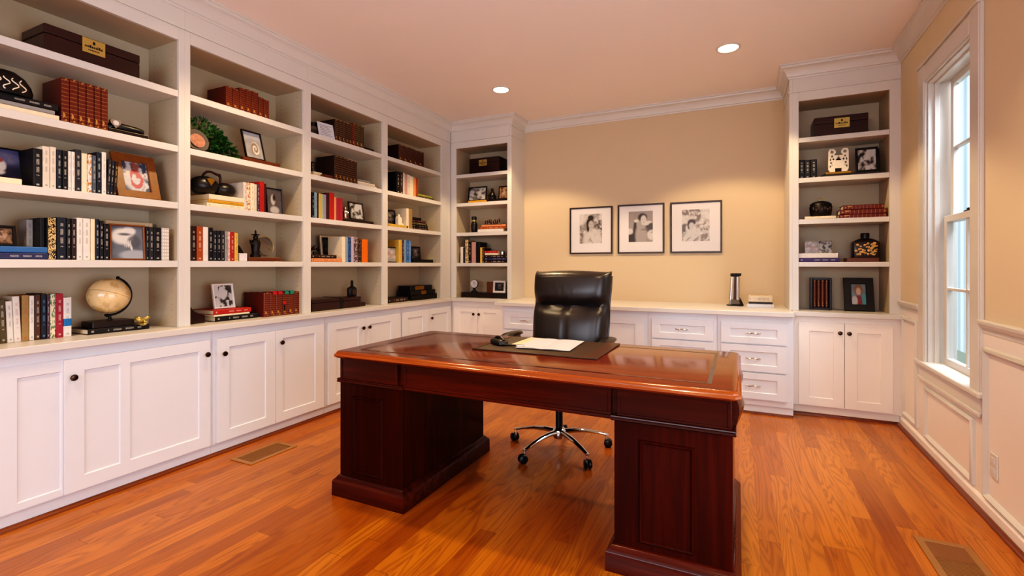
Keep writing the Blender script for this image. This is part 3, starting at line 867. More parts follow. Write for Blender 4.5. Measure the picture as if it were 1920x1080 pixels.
# ------------------------------------------------------------------ painted pictures (prints and photographs, as vertex colours)
def vn(x, y, s=0):
    return mnoise.noise((x, y, s * 7.3)) * .5 + .5
def fb(x, y, s=0):
    return .6 * vn(x, y, s) + .28 * vn(x * 2.1, y * 2.1, s + 1) + .12 * vn(x * 4.3, y * 4.3, s + 2)
def sm(a, b, x):
    t = min(1, max(0, (x - a) / (b - a))); return t * t * (3 - 2 * t)
def inell(u, v, cx, cy, rx, ry, soft=.25):
    d = math.hypot((u - cx) / rx, (v - cy) / ry); return 1 - sm(1 - soft, 1 + soft, d)
def mixc(a, b, t): return tuple(x + (y - x) * t for x, y in zip(a, b))
def art(kind):
    """u to the right, v upward, 0..1"""
    K, Wt = (.035, .025, .02), (.80, .74, .70)
    def woman(u, v):        # seated figure in a pale robe, dark upswept hair
        bgv = sm(.38, .62, fb(u * 5 + 3, v * 6, 1)); c = mixc((.10, .07, .06), Wt, .35 + .65 * bgv if v > .35 else .15 + .6 * bgv)
        c = mixc(c, Wt, .7 * inell(u, v, .25, .85, .3, .14))
        c = mixc(c, (.07, .05, .04), .9 * inell(u, v, .85, .5, .22, .3) * sm(.35, .6, fb(u * 9, v * 11, 2)))
        c = mixc(c, (.75, .69, .65), max(inell(u, v, .58, .12, .42, .36), inell(u, v, .66, .30, .22, .20)))
        c = mixc(c, (.32, .26, .23), .8 * sm(.55, .68, fb(u * 7 + v * 3, v * 4, 4)) * inell(u, v, .62, .15, .36, .3))
        c = mixc(c, K, max(inell(u, v, .47, .68, .17, .20), inell(u, v, .50, .87, .13, .09), inell(u, v, .38, .55, .06, .16)))
        c = mixc(c, (.62, .55, .50), max(inell(u, v, .52, .63, .115, .14), inell(u, v, .50, .47, .06, .09)))
        c = mixc(c, (.15, .1, .09), .7 * max(inell(u, v, .48, .655, .025, .012, .6), inell(u, v, .565, .655, .025, .012, .6), inell(u, v, .525, .56, .03, .012, .6)))
        return c
    def youth(u, v):        # short dark hair, grey coat, raised shoulder
        c = mixc((.30, .24, .22), (.42, .36, .33), fb(u * 3, v * 3, 3))
        c = mixc(c, (.05, .035, .03), .9 * inell(u, v, .92, .45, .25, .16))
        c = mixc(c, (.05, .035, .03), max(inell(u, v, .28, .32, .09, .38), inell(u, v, .15, .08, .3, .2)))
        c = mixc(c, (.78, .72, .68), .9 * max(inell(u, v, .05, .35, .12, .1), inell(u, v, .95, .22, .18, .16)) * sm(.3, .5, fb(u * 9, v * 9, 5)))
        c = mixc(c, (.42, .37, .34), max(inell(u, v, .52, .20, .24, .40), inell(u, v, .45, .56, .12, .14)))
        c = mixc(c, (.2, .16, .15), .8 * inell(u, v, .66, .40, .14, .03, .7))
        c = mixc(c, (.72, .66, .60), max(inell(u, v, .32, .69, .10, .05), inell(u, v, .70, .60, .16, .07), inell(u, v, .84, .64, .12, .04)))
        c = mixc(c, K, inell(u, v, .58, .80, .19, .13))
        c = mixc(c, (.70, .63, .58), inell(u, v, .62, .72, .115, .14))
        c = mixc(c, (.15, .1, .09), .7 * max(inell(u, v, .58, .735, .025, .012, .6), inell(u, v, .665, .735, .025, .012, .6), inell(u, v, .63, .64, .03, .012, .6)))
        return c
    def garden(u, v):       # figure under a leaning bough
        c = mixc((.80, .75, .71), (.62, .55, .51), sm(.4, .7, fb(u * 6, v * 6, 7)))
        bough = max(inell(u, v, .28, .93, .36, .12), inell(u, v, .56, .82, .13, .22))
        c = mixc(c, (.20, .15, .13), .95 * bough * sm(.3, .55, fb(u * 10, v * 10, 8)))
        rr = inell(u, v, .80, .28, .34, .38); c = mixc(c, (.28, .22, .19), rr * sm(.42, .60, fb(u * 9, v * 9, 9)))
        c = mixc(c, (.08, .06, .05), .9 * inell(u, v, .10, .38, .18, .18) * sm(.3, .5, fb(u * 9, v * 7, 10)))
        c = mixc(c, (.74, .69, .65), max(inell(u, v, .36, .18, .28, .20), inell(u, v, .20, .40, .07, .10)))
        c = mixc(c, (.16, .12, .10), .8 * sm(.5, .62, fb((u - v) * 9, v * 3, 11)) * inell(u, v, .25, .10, .35, .16))
        c = mixc(c, (.07, .05, .04), max(inell(u, v, .36, .60, .15, .10), inell(u, v, .25, .52, .05, .14)))
        c = mixc(c, (.68, .62, .58), inell(u, v, .35, .49, .095, .10))
        c = mixc(c, (.15, .1, .09), .6 * max(inell(u, v, .31, .50, .022, .01, .6), inell(u, v, .39, .50, .022, .01, .6)))
        if u > .7 and v > .9: c = mixc(c, (.35, .28, .25), .6 * (math.sin(u * 80) > .2) * sm(.45, .55, fb(u * 40, v * 30, 12)))
        return c
    def player(u, v):
        c = mixc((.08, .10, .16), (.75, .72, .72), sm(.45, .55, fb(u * 5, v * 5, 13)))
        c = mixc(c, (.70, .70, .74), inell(u, v, .45, .3, .4, .3) * .9)
        r = abs(math.hypot((u - .5) / .22, (v - .42) / .26) - 1) < .28 and u > .3 or (abs(u - .58 + .2 * (v - .6)) < .07 and v > .45)
        c = mixc(c, (.55, .05, .06), .9 if r else 0)
        c = mixc(c, (.35, .12, .08), inell(u, v, .55, .86, .14, .12))
        return c
    def bird(u, v):
        c = mixc((.06, .07, .10), (.28, .32, .38), fb(u * 3, v * 3, 14))
        c = mixc(c, (.82, .80, .78), max(inell(u, v, .35, .68, .34, .24), inell(u, v, .55, .85, .22, .13)))
        c = mixc(c, (.10, .11, .14), .95 * max(inell(u, v, .42, .75, .2, .04, .5), inell(u, v, .72, .52, .22, .2) * .9))
        for k in range(4):
            c = mixc(c, (.80, .78, .76), inell(u, v, .42 + k * .06, .48 - .015 * k, .022, .12))
        c = mixc(c, (.80, .78, .76), inell(u + .3 * (v - .35), v, .62, .35, .035, .13))
        c = mixc(c, (.45, .48, .54), inell(u, v, .75, .1, .5, .16))
        return c
    def blot(seed, dark, light, hue=None):
        def f(u, v):
            t = sm(.36, .64, fb(u * 4 + seed, v * 4, seed)); c = mixc(dark, light, t)
            if hue: c = mixc(c, hue, .8 * inell(u, v, .5, .55, .22, .3) * sm(.4, .6, fb(u * 5, v * 5, seed + 3)))
            return c
        return f
    def child(u, v):
        c = mixc((.12, .16, .20), (.35, .42, .45), fb(u * 3, v * 3, 21))
        c = mixc(c, (.34, .17, .07), inell(u, v, .5, .72, .28, .26)); c = mixc(c, (.72, .50, .40), inell(u, v, .5, .64, .16, .19))
        c = mixc(c, (.30, .06, .08), inell(u, v, .5, .18, .25, .28)); c = mixc(c, (.70, .66, .62), inell(u, v, .22, .18, .2, .24))
        c = mixc(c, (.12, .42, .42), inell(u, v, .86, .25, .14, .32)); return c
    def profile(u, v):
        c = mixc((.05, .045, .05), (.18, .17, .18), fb(u * 3, v * 3, 22))
        c = mixc(c, (.60, .54, .50), max(inell(u, v, .42, .55, .15, .22), inell(u, v, .5, .12, .3, .16))); c = mixc(c, (.04, .03, .03), inell(u, v, .5, .64, .10, .14)); return c
    def rider(u, v):
        c = mixc((.02, .02, .05), (.10, .12, .28), sm(.3, .7, v)); c = mixc(c, (.30, .30, .38), .8 * inell(u, v, .55, .7, .5, .2) * fb(u * 6, v * 6, 23))
        c = mixc(c, (.70, .66, .66), max(inell(u, v, .55, .45, .10, .18), inell(u, v, .40, .22, .2, .10))); c = mixc(c, (.45, .12, .10), inell(u, v, .48, .62, .12, .08)); return c
    def shell(u, v):
        r = math.hypot((u - .6) / .9, v - .38); a = math.atan2(v - .38, u - .6)
        c = mixc((.20, .19, .20), (.62, .60, .60), fb(u * 4, v * 4, 24)); c = mixc(c, (.55, .57, .62), sm(.6, .9, v))
        s = sm(-.2, .4, math.sin(r * 34 - a)); c = mixc(c, mixc((.30, .22, .16), (.80, .74, .66), s), 1 - sm(.24, .3, r)); return c
    def line(u, v):
        t = sm(.44, .5, fb(u * 6, v * 6, 25)); c = mixc((.06, .06, .06), (.82, .80, .78), t if u > .25 or v < .5 else 1)
        return mixc(c, (.82, .80, .78), inell(u, v, .48, .62, .26, .25))
    return {'woman': woman, 'youth': youth, 'garden': garden, 'player': player, 'bird': bird, 'child': child, 'profile': profile, 'rider': rider, 'shell': shell, 'line': line,
            'grey': blot(3, (.05, .05, .05), (.62, .6, .58)), 'brownish': blot(5, (.04, .02, .015), (.35, .2, .12), (.6, .4, .3)), 'bw': blot(8, (.03, .03, .03), (.7, .68, .66), (.75, .7, .66)),
            'pale': blot(11, (.45, .42, .42), (.75, .7, .7), (.6, .3, .25)), 'night': blot(14, (.015, .015, .02), (.12, .11, .12), (.35, .3, .28))}[kind]
def picture(kind, x0, x1, z0, z1, y, parent, n=24, name='photo', **k):
    f = art(kind)
    m = max(8, int(n * (z1 - z0) / (x1 - x0)))
    vs, fs, cs = [], [], []
    for j in range(m + 1):
        for i in range(n + 1):
            vs.append((x0 + (x1 - x0) * i / n, y, z0 + (z1 - z0) * j / m)); cs.append(tuple(f(i / n, j / m)) + (1,))
    for j in range(m):
        for i in range(n):
            a = j * (n + 1) + i; fs.append((a, a + 1, a + n + 2, a + n + 1))
    me = bpy.data.meshes.new(name); me.from_pydata(vs, [], fs)
    at = me.color_attributes.new('Col', 'FLOAT_COLOR', 'POINT')
    at.data.foreach_set('color', [q for c in cs for q in c])
    me.materials.append(M['photo'])
    o = bpy.data.objects.new(name, me); C.objects.link(o); o.parent = parent
    return o

def photo_frame(loc, rotz, w, h, b, fmat, pic, label, tilt=12, mat=0, cat='picture frame', group=None, th=.016, stand=True, n=22, yaw=0, name='photo_frame'):
    """free-standing or hung frame, local front -y, base at z=0, centred"""
    loc = (loc[0], loc[1], loc[2] + th * math.sin(R(tilt)))
    t = thing(name, label, cat, loc, (R(-tilt), 0, rotz + R(yaw)), group)
    g = MB(); a = w / 2
    prof = [(0, th), (0, .002), (.002, 0), (b - .003, 0), (b, .004), (b, th * .7)]
    rows = [[(cx + sx * o, y, cz + sz * o) for o, y in prof] for cx, cz, sx, sz in ((-a, 0, 1, 1), (a, 0, -1, 1), (a, h, -1, -1), (-a, h, 1, -1), (-a, 0, 1, 1))]
    g.grid(rows, False, False); g.build('frame', fmat, t)
    g = MB(); g.box(-a + .001, a - .001, th * .72, th, .001, h - .001); g.build('backing', 'dark', t)
    i = b
    if mat:
        g = MB(); y = th * .55
        g.box(-a + b, a - b, y, y + .001, b, h - b); g.build('mat_board', 'matboard', t)
        mx = mat if isinstance(mat, (list, tuple)) else (mat, mat, mat)
        picture(pic, -a + b + mx[0], a - b - mx[0], b + mx[1], h - b - mx[2], y - .0008, t, n)
    else:
        picture(pic, -a + b, a - b, b, h - b, th * .6, t, n)
    if stand:
        g = MB(); L_ = h * .72; dy = math.tan(R(tilt)) * L_ * 1.35 + .01
        g.face([(-.018, th, L_), (.018, th, L_), (.022, th + dy, dy * math.tan(R(tilt))), (-.022, th + dy, dy * math.tan(R(tilt)))]); g.build('easel_leg', 'dark', t)
    return t

# three framed portraits on the far wall
for s, z0, w, h, pic, mt, lb in [(-1.4675, 1.347, .481, .516, 'woman', (.098, .100, .062), 'left framed portrait, seated woman in a pale robe, on the tan wall'), (-.9285, 1.346, .481, .520, 'youth', (.100, .106, .060), 'middle framed portrait, dark-haired youth in a grey coat, on the tan wall'), (-.3865, 1.346, .487, .517, 'garden', (.098, .102, .064), 'right framed portrait, figures under leafy boughs, on the tan wall')]:
    photo_frame(P('W', s, -.022, z0), 0, w, h, .016, 'framebrown', pic, lb, 0, mt, 'framed picture', 'framed black and white portraits', .02, False, 56, name='framed_picture')

# ------------------------------------------------------------------ books
def book(wall, s, d, z, w, h, dep, col, style='t', acc=None, label=None, group=None, lean=0, flat=False, yaw=0, name='book', pages=True):
    m = spine(col, style, acc)
    g = MB(); t = min(.003, w * .16); a = w / 2
    r = min(.004, w * .22)
    # rounded back, two boards
    poly = [(-a, dep), (-a, r), (-a + r * .35, r * .35), (-a + r, 0), (a - r, 0), (a - r * .35, r * .35), (a, r), (a, dep), (a - t, dep), (a - t, t + .002), (-a + t, t + .002), (-a + t, dep)]
    g.grid([[(x, y, 0) for x, y in poly], [(x, y, h) for x, y in poly]], True, False)
    for zz in (0, h):
        g.face([(-a, dep, zz), (-a, t, zz), (-a + t, t + .002, zz), (-a + t, dep, zz)]); g.face([(a, dep, zz), (a, t, zz), (a - t, t + .002, zz), (a - t, dep, zz)])
        g.face([(x, y, zz) for x, y in ((-a, r), (-a + r * .35, r * .35), (-a + r, 0), (a - r, 0), (a - r * .35, r * .35), (a, r), (a - t, t + .002), (-a + t, t + .002))])
    rz = ROTZ[wall] + R(yaw)
    if flat: loc = P(wall, s, d, z + w / 2); rot = (0, PI / 2, rz)
    else: loc = P(wall, s, d, z); rot = (0, R(lean), rz)
    o = g.build(name, m, None, loc, rot)
    tag(o, label, 'book', group)
    if pages:
        q = .003 if h > .06 else .001
        BX(-a + t, a - t, t + .002, dep - .003, q, h - q).build('pages', 'pages', o)
    return o
BOOKS = [
('L', 1.2220, 0.030, 1.9450, 0.0329, 0.2258, 0.200, '5E2214', 'g', 'red-brown gilt leather volume of a matching set, first from left, second shelf of globe bay', 'books standing on the second shelf of the globe bay', dict()),
('L', 1.2565, 0.030, 1.9450, 0.0337, 0.2297, 0.200, '5E2214', 'g', 'red-brown gilt leather volume of a matching set, second from left, second shelf of globe bay', 'books standing on the second shelf of the globe bay', dict()),
('L', 1.2907, 0.030, 1.9450, 0.0324, 0.2279, 0.200, '5E2214', 'g', 'red-brown gilt leather volume of a matching set, third from left, second shelf of globe bay', 'books standing on the second shelf of the globe bay', dict()),
('L', 1.3248, 0.030, 1.9450, 0.0333, 0.2284, 0.200, '5E2214', 'g', 'red-brown gilt leather volume of a matching set, fourth from left, second shelf of globe bay', 'books standing on the second shelf of the globe bay', dict()),
('L', 1.3573, 0.030, 1.9450, 0.0293, 0.2281, 0.200, '5E2214', 'g', 'red-brown gilt leather volume of a matching set, fifth from left, second shelf of globe bay', 'books standing on the second shelf of the globe bay', dict()),
('L', 1.3881, 0.030, 1.9450, 0.0300, 0.2270, 0.200, '5E2214', 'g', 'red-brown gilt leather volume of a matching set, sixth from left, second shelf of globe bay', 'books standing on the second shelf of the globe bay', dict()),
('L', 0.9832, 0.030, 1.9450, 0.0272, 0.2133, 0.200, 'E3D3B4', 'p', 'thick cream book, bottom of flat stack left of gilt set, globe bay', 'books lying flat on the second shelf of the globe bay', dict(flat=True)),
('L', 0.9483, 0.030, 1.9730, 0.0192, 0.2316, 0.200, '8E8C8A', 'p', 'thin grey book, middle of flat stack left of gilt set, globe bay', 'books lying flat on the second shelf of the globe bay', dict(flat=True)),
('L', 0.9312, 0.030, 1.9930, 0.0332, 0.2611, 0.200, '141418', 's', 'black book with yellow lettering on top of flat stack, globe bay', 'books lying flat on the second shelf of the globe bay', dict(flat=True)),
('L', 0.9312, 0.030, 1.6015, 0.0292, 0.1267, 0.100, 'E3D3B4', 'p', 'cream book lying flat in front of the dark leaning picture, globe bay', 'books lying flat on the third shelf of the globe bay', dict(flat=True)),
('L', 1.1156, 0.030, 1.6015, 0.0342, 0.1879, 0.170, '141418', 't', 'black book, first from left in the standing row, third shelf of globe bay', 'books standing on the third shelf of the globe bay', dict()),
('L', 1.1474, 0.030, 1.6015, 0.0270, 0.2055, 0.170, 'D2C6B6', 's', 'off-white book, second from left in the standing row, third shelf of globe bay', 'books standing on the third shelf of the globe bay', dict()),
('L', 1.1738, 0.030, 1.6015, 0.0234, 0.2088, 0.170, 'D2C6B6', 's', 'off-white book, third from left in the standing row, third shelf of globe bay', 'books standing on the third shelf of the globe bay', dict()),
('L', 1.1976, 0.030, 1.6015, 0.0218, 0.2007, 0.170, '18202E', 't', 'navy book, fourth from left in the standing row, third shelf of globe bay', 'books standing on the third shelf of the globe bay', dict()),
('L', 1.2208, 0.030, 1.6015, 0.0222, 0.2003, 0.170, '141418', 't', 'black book, fifth from left in the standing row, third shelf of globe bay', 'books standing on the third shelf of the globe bay', dict()),
('L', 1.2390, 0.030, 1.6015, 0.0118, 0.2016, 0.170, 'DDD6CE', 's', 'white book, sixth from left in the standing row, third shelf of globe bay', 'books standing on the third shelf of the globe bay', dict()),
('L', 1.2531, 0.030, 1.6015, 0.0140, 0.2019, 0.170, 'DDD6CE', 's', 'white book, seventh from left in the standing row, third shelf of globe bay', 'books standing on the third shelf of the globe bay', dict()),
('L', 1.2740, 0.030, 1.6015, 0.0254, 0.2174, 0.170, '2A2A30', 't', 'dark grey book, eighth from left in the standing row, third shelf of globe bay', 'books standing on the third shelf of the globe bay', dict()),
('L', 1.2997, 0.030, 1.6015, 0.0236, 0.2035, 0.170, 'E3D3B4', 'p', 'cream book, ninth from left in the standing row, third shelf of globe bay', 'books standing on the third shelf of the globe bay', dict()),
('L', 1.3224, 0.030, 1.6015, 0.0194, 0.2027, 0.170, 'DDD6CE', 'i', 'white book, tenth from left in the standing row, third shelf of globe bay', 'books standing on the third shelf of the globe bay', dict(acc='B07020')),
('L', 1.3420, 0.030, 1.6015, 0.0174, 0.2011, 0.170, '4A5560', 't', 'slate blue book, eleventh from left in the standing row, third shelf of globe bay', 'books standing on the third shelf of the globe bay', dict()),
('L', 1.3631, 0.030, 1.6015, 0.0224, 0.2226, 0.170, '18202E', 't', 'navy book, twelfth from left in the standing row, third shelf of globe bay', 'books standing on the third shelf of the globe bay', dict()),
('L', 1.3857, 0.030, 1.6015, 0.0204, 0.2274, 0.170, 'DDD6CE', 's', 'white book, thirteenth from left in the standing row, third shelf of globe bay', 'books standing on the third shelf of the globe bay', dict()),
('L', 1.4038, 0.030, 1.6015, 0.0133, 0.1966, 0.170, '2A2A30', 't', 'dark grey book, fourteenth from left in the standing row, third shelf of globe bay', 'books standing on the third shelf of the globe bay', dict(lean=3)),
('L', 1.4184, 0.030, 1.6015, 0.0136, 0.1908, 0.170, '18202E', 't', 'navy book, fifteenth from left in the standing row, third shelf of globe bay', 'books standing on the third shelf of the globe bay', dict(lean=3)),
('L', 1.4345, 0.030, 1.6015, 0.0161, 0.1881, 0.170, '2A1814', 't', 'dark brown book, sixteenth from left in the standing row, third shelf of globe bay', 'books standing on the third shelf of the globe bay', dict(acc='C8B060', lean=3)),
('L', 0.9312, 0.030, 1.2484, 0.0312, 0.2221, 0.160, '2B2F52', 's', 'indigo book lying under the blue one, fourth shelf of globe bay', 'books lying flat on the fourth shelf of the globe bay', dict(flat=True)),
('L', 0.9312, 0.030, 1.2804, 0.0292, 0.2201, 0.160, '30609A', 'p', 'bright blue book lying on top of the indigo one, globe bay', 'books lying flat on the fourth shelf of the globe bay', dict(flat=True)),
('L', 1.1191, 0.120, 1.2484, 0.0245, 0.1987, 0.100, '8E8C8A', 's', 'grey book, first from left in the long row, fourth shelf of globe bay', 'books standing on the fourth shelf of the globe bay', dict()),
('L', 1.1406, 0.050, 1.2484, 0.0189, 0.2057, 0.160, '141418', 'p', 'black book, second from left in the long row, fourth shelf of globe bay', 'books standing on the fourth shelf of the globe bay', dict()),
('L', 1.1687, 0.030, 1.2484, 0.0377, 0.2073, 0.170, '141418', 'o', 'black gold-lettered book, third from left in the long row, fourth shelf of globe bay', 'books standing on the fourth shelf of the globe bay', dict()),
('L', 1.2071, 0.030, 1.2484, 0.0367, 0.2134, 0.170, '18202E', 't', 'navy book, fourth from left in the long row, fourth shelf of globe bay', 'books standing on the fourth shelf of the globe bay', dict()),
('L', 1.2358, 0.030, 1.2484, 0.0182, 0.2106, 0.170, '141418', 't', 'black book, fifth from left in the long row, fourth shelf of globe bay', 'books standing on the fourth shelf of the globe bay', dict()),
('L', 1.2564, 0.030, 1.2484, 0.0206, 0.2124, 0.170, '2A1814', 't', 'dark brown book, sixth from left in the long row, fourth shelf of globe bay', 'books standing on the fourth shelf of the globe bay', dict()),
('L', 1.2807, 0.030, 1.2484, 0.0255, 0.2173, 0.170, 'DDD6CE', 's', 'white book, seventh from left in the long row, fourth shelf of globe bay', 'books standing on the fourth shelf of the globe bay', dict()),
('L', 1.3099, 0.030, 1.2484, 0.0306, 0.2172, 0.170, 'DDD6CE', 's', 'white book, eighth from left in the long row, fourth shelf of globe bay', 'books standing on the fourth shelf of the globe bay', dict()),
('L', 1.3362, 0.030, 1.2484, 0.0196, 0.2167, 0.170, 'E3D3B4', 'p', 'cream book, ninth from left in the long row, fourth shelf of globe bay', 'books standing on the fourth shelf of the globe bay', dict()),
('L', 1.3560, 0.030, 1.2484, 0.0176, 0.2184, 0.170, '18202E', 't', 'navy book, tenth from left in the long row, fourth shelf of globe bay', 'books standing on the fourth shelf of the globe bay', dict()),
('L', 1.3749, 0.030, 1.2484, 0.0178, 0.2115, 0.170, '141418', 't', 'black book, eleventh from left in the long row, fourth shelf of globe bay', 'books standing on the fourth shelf of the globe bay', dict()),
('L', 1.3977, 0.030, 1.2484, 0.0254, 0.1960, 0.170, '141418', 't', 'black book, twelfth from left in the long row, fourth shelf of globe bay', 'books standing on the fourth shelf of the globe bay', dict()),
('L', 1.5954, 0.030, 1.2484, 0.0154, 0.1961, 0.170, '141418', 't', 'black book, first from left right of the animal picture, fourth shelf of globe bay', 'books standing on the fourth shelf of the globe bay', dict()),
('L', 1.6163, 0.030, 1.2484, 0.0240, 0.1945, 0.170, '2A2A30', 't', 'dark grey book, second from left right of the animal picture, fourth shelf of globe bay', 'books standing on the fourth shelf of the globe bay', dict()),
('L', 1.6490, 0.030, 1.2484, 0.0389, 0.1938, 0.170, '141418', 't', 'black book, third from left right of the animal picture, fourth shelf of globe bay', 'books standing on the fourth shelf of the globe bay', dict()),
('L', 1.6911, 0.030, 1.2484, 0.0429, 0.1936, 0.170, 'DDD6CE', 'k', 'white book, fourth from left right of the animal picture, fourth shelf of globe bay', 'books standing on the fourth shelf of the globe bay', dict()),
('L', 0.9969, 0.130, 0.8450, 0.0204, 0.2173, 0.160, '9A7A4C', 't', 'tan book, first from left in the standing row, counter of globe bay', 'books standing on the counter of the globe bay', dict()),
('L', 1.0279, 0.130, 0.8450, 0.0246, 0.2128, 0.160, '4E4424', 't', 'olive book, second from left in the standing row, counter of globe bay', 'books standing on the counter of the globe bay', dict(lean=-2)),
('L', 1.0530, 0.130, 0.8450, 0.0232, 0.2008, 0.160, 'DDD6CE', 's', 'white book, third from left in the standing row, counter of globe bay', 'books standing on the counter of the globe bay', dict(lean=-2)),
('L', 1.0787, 0.130, 0.8450, 0.0257, 0.2226, 0.160, 'DDD6CE', 't', 'white book, fourth from left in the standing row, counter of globe bay', 'books standing on the counter of the globe bay', dict(acc='C05868', lean=-2)),
('L', 1.1058, 0.130, 0.8450, 0.0262, 0.2263, 0.160, '9A7A4C', 't', 'tan book, fifth from left in the standing row, counter of globe bay', 'books standing on the counter of the globe bay', dict(acc='B04030')),
('L', 1.1295, 0.130, 0.8450, 0.0188, 0.2223, 0.160, 'DDD6CE', 's', 'white book, sixth from left in the standing row, counter of globe bay', 'books standing on the counter of the globe bay', dict(acc='40507A')),
('L', 1.1517, 0.130, 0.8450, 0.0231, 0.2264, 0.160, '4A2C1A', 't', 'brown book, seventh from left in the standing row, counter of globe bay', 'books standing on the counter of the globe bay', dict()),
('L', 1.1751, 0.130, 0.8450, 0.0215, 0.2305, 0.160, '18202E', 't', 'navy book, eighth from left in the standing row, counter of globe bay', 'books standing on the counter of the globe bay', dict(acc='70A0C8')),
('L', 1.1928, 0.130, 0.8450, 0.0113, 0.2241, 0.160, '4A3444', 't', 'plum book, ninth from left in the standing row, counter of globe bay', 'books standing on the counter of the globe bay', dict()),
('L', 1.2107, 0.130, 0.8450, 0.0222, 0.2286, 0.160, 'E3D3B4', 'i', 'cream book, tenth from left in the standing row, counter of globe bay', 'books standing on the counter of the globe bay', dict(acc='5A7A5A')),
('L', 1.2375, 0.130, 0.8450, 0.0290, 0.2271, 0.160, '9A2438', 't', 'crimson book, eleventh from left in the standing row, counter of globe bay', 'books standing on the counter of the globe bay', dict()),
('L', 1.2703, 0.130, 0.8450, 0.0342, 0.2057, 0.160, 'DDD6CE', 'b', 'white book, twelfth from left in the standing row, counter of globe bay', 'books standing on the counter of the globe bay', dict(acc='2068A8')),
('L', 1.3441, 0.100, 0.8450, 0.0292, 0.2959, 0.190, '141418', 't', 'thin black book lying under the globe, counter of globe bay', 'books lying flat on the counter of the globe bay', dict(flat=True)),
('L', 2.0880, 0.030, 2.2790, 0.0472, 0.1409, 0.200, '5E2214', 'g', 'worn red-brown gilt volume, first from left, top shelf of plant bay', 'books standing on the top shelf of the plant bay', dict()),
('L', 2.1371, 0.030, 2.2790, 0.0486, 0.1393, 0.200, '5E2214', 'g', 'worn red-brown gilt volume, second from left, top shelf of plant bay', 'books standing on the top shelf of the plant bay', dict()),
('L', 2.1856, 0.030, 2.2790, 0.0459, 0.1628, 0.200, '5E2214', 'g', 'worn red-brown gilt volume, third from left, top shelf of plant bay', 'books standing on the top shelf of the plant bay', dict()),
('L', 2.2313, 0.030, 2.2790, 0.0432, 0.1670, 0.200, '5E2214', 'g', 'worn red-brown gilt volume, fourth from left, top shelf of plant bay', 'books standing on the top shelf of the plant bay', dict()),
('L', 2.2783, 0.030, 2.2790, 0.0484, 0.1674, 0.200, '5E2214', 'g', 'worn red-brown gilt volume, fifth from left, top shelf of plant bay', 'books standing on the top shelf of the plant bay', dict()),
('L', 2.3243, 0.030, 2.2790, 0.0411, 0.1443, 0.200, '5E2214', 'g', 'worn red-brown gilt volume, sixth from left, top shelf of plant bay', 'books standing on the top shelf of the plant bay', dict()),
('L', 2.3671, 0.030, 2.2790, 0.0422, 0.1386, 0.200, '5E2214', 'g', 'worn red-brown gilt volume, seventh from left, top shelf of plant bay', 'books standing on the top shelf of the plant bay', dict()),
('L', 1.9363, 0.030, 1.6015, 0.0252, 0.2570, 0.220, 'E3D3B4', 's', 'lowest cream book under the round black flask, plant bay', 'books lying flat on the third shelf of the plant bay', dict(flat=True)),
('L', 1.9466, 0.030, 1.6275, 0.0212, 0.2388, 0.220, 'C8922E', 't', 'ochre yellow book in the stack under the black flask, plant bay', 'books lying flat on the third shelf of the plant bay', dict(flat=True)),
('L', 1.9500, 0.030, 1.6495, 0.0332, 0.2393, 0.220, 'E3D3B4', 'p', 'thick cream book on top of the stack under the black flask', 'books lying flat on the third shelf of the plant bay', dict(flat=True)),
('L', 2.2012, 0.030, 1.6015, 0.0226, 0.1945, 0.170, 'D2C6B6', 's', 'off-white book, first from left in the standing row, third shelf of plant bay', 'books standing on the third shelf of the plant bay', dict()),
('L', 2.2272, 0.030, 1.6015, 0.0270, 0.1949, 0.170, 'E3D3B4', 'i', 'cream book, second from left in the standing row, third shelf of plant bay', 'books standing on the third shelf of the plant bay', dict(acc='B04A20')),
('L', 2.2576, 0.030, 1.6015, 0.0315, 0.1959, 0.170, 'E3D3B4', 's', 'cream book, third from left in the standing row, third shelf of plant bay', 'books standing on the third shelf of the plant bay', dict()),
('L', 2.2823, 0.030, 1.6015, 0.0154, 0.1921, 0.170, 'D2C6B6', 's', 'off-white book, fourth from left in the standing row, third shelf of plant bay', 'books standing on the third shelf of the plant bay', dict()),
('L', 2.3032, 0.030, 1.6015, 0.0239, 0.1953, 0.170, '4A3444', 't', 'plum book, fifth from left in the standing row, third shelf of plant bay', 'books standing on the third shelf of the plant bay', dict()),
('L', 2.3327, 0.030, 1.6015, 0.0328, 0.2190, 0.170, 'A8241E', 'p', 'red book, sixth from left in the standing row, third shelf of plant bay', 'books standing on the third shelf of the plant bay', dict()),
('L', 2.3583, 0.030, 1.6015, 0.0161, 0.2076, 0.170, '3A1416', 'p', 'maroon book, seventh from left in the standing row, third shelf of plant bay', 'books standing on the third shelf of the plant bay', dict()),
('L', 1.8548, 0.030, 1.2484, 0.0346, 0.2185, 0.170, '2A1814', 't', 'dark brown book, first from left in the standing row, fourth shelf of plant bay', 'books standing on the fourth shelf of the plant bay', dict()),
('L', 1.8927, 0.030, 1.2484, 0.0387, 0.2179, 0.170, 'A04A20', 't', 'rust orange book, second from left in the standing row, fourth shelf of plant bay', 'books standing on the fourth shelf of the plant bay', dict()),
('L', 1.9296, 0.030, 1.2484, 0.0328, 0.2172, 0.170, 'DDD6CE', 'p', 'white book, third from left in the standing row, fourth shelf of plant bay', 'books standing on the fourth shelf of the plant bay', dict()),
('L', 1.9622, 0.030, 1.2484, 0.0300, 0.2161, 0.170, '141418', 't', 'black book, fourth from left in the standing row, fourth shelf of plant bay', 'books standing on the fourth shelf of the plant bay', dict()),
('L', 1.9901, 0.030, 1.2484, 0.0234, 0.1972, 0.170, '18202E', 't', 'navy book, fifth from left in the standing row, fourth shelf of plant bay', 'books standing on the fourth shelf of the plant bay', dict()),
('L', 2.0167, 0.030, 1.2484, 0.0274, 0.1989, 0.170, '141418', 't', 'black book, sixth from left in the standing row, fourth shelf of plant bay', 'books standing on the fourth shelf of the plant bay', dict()),
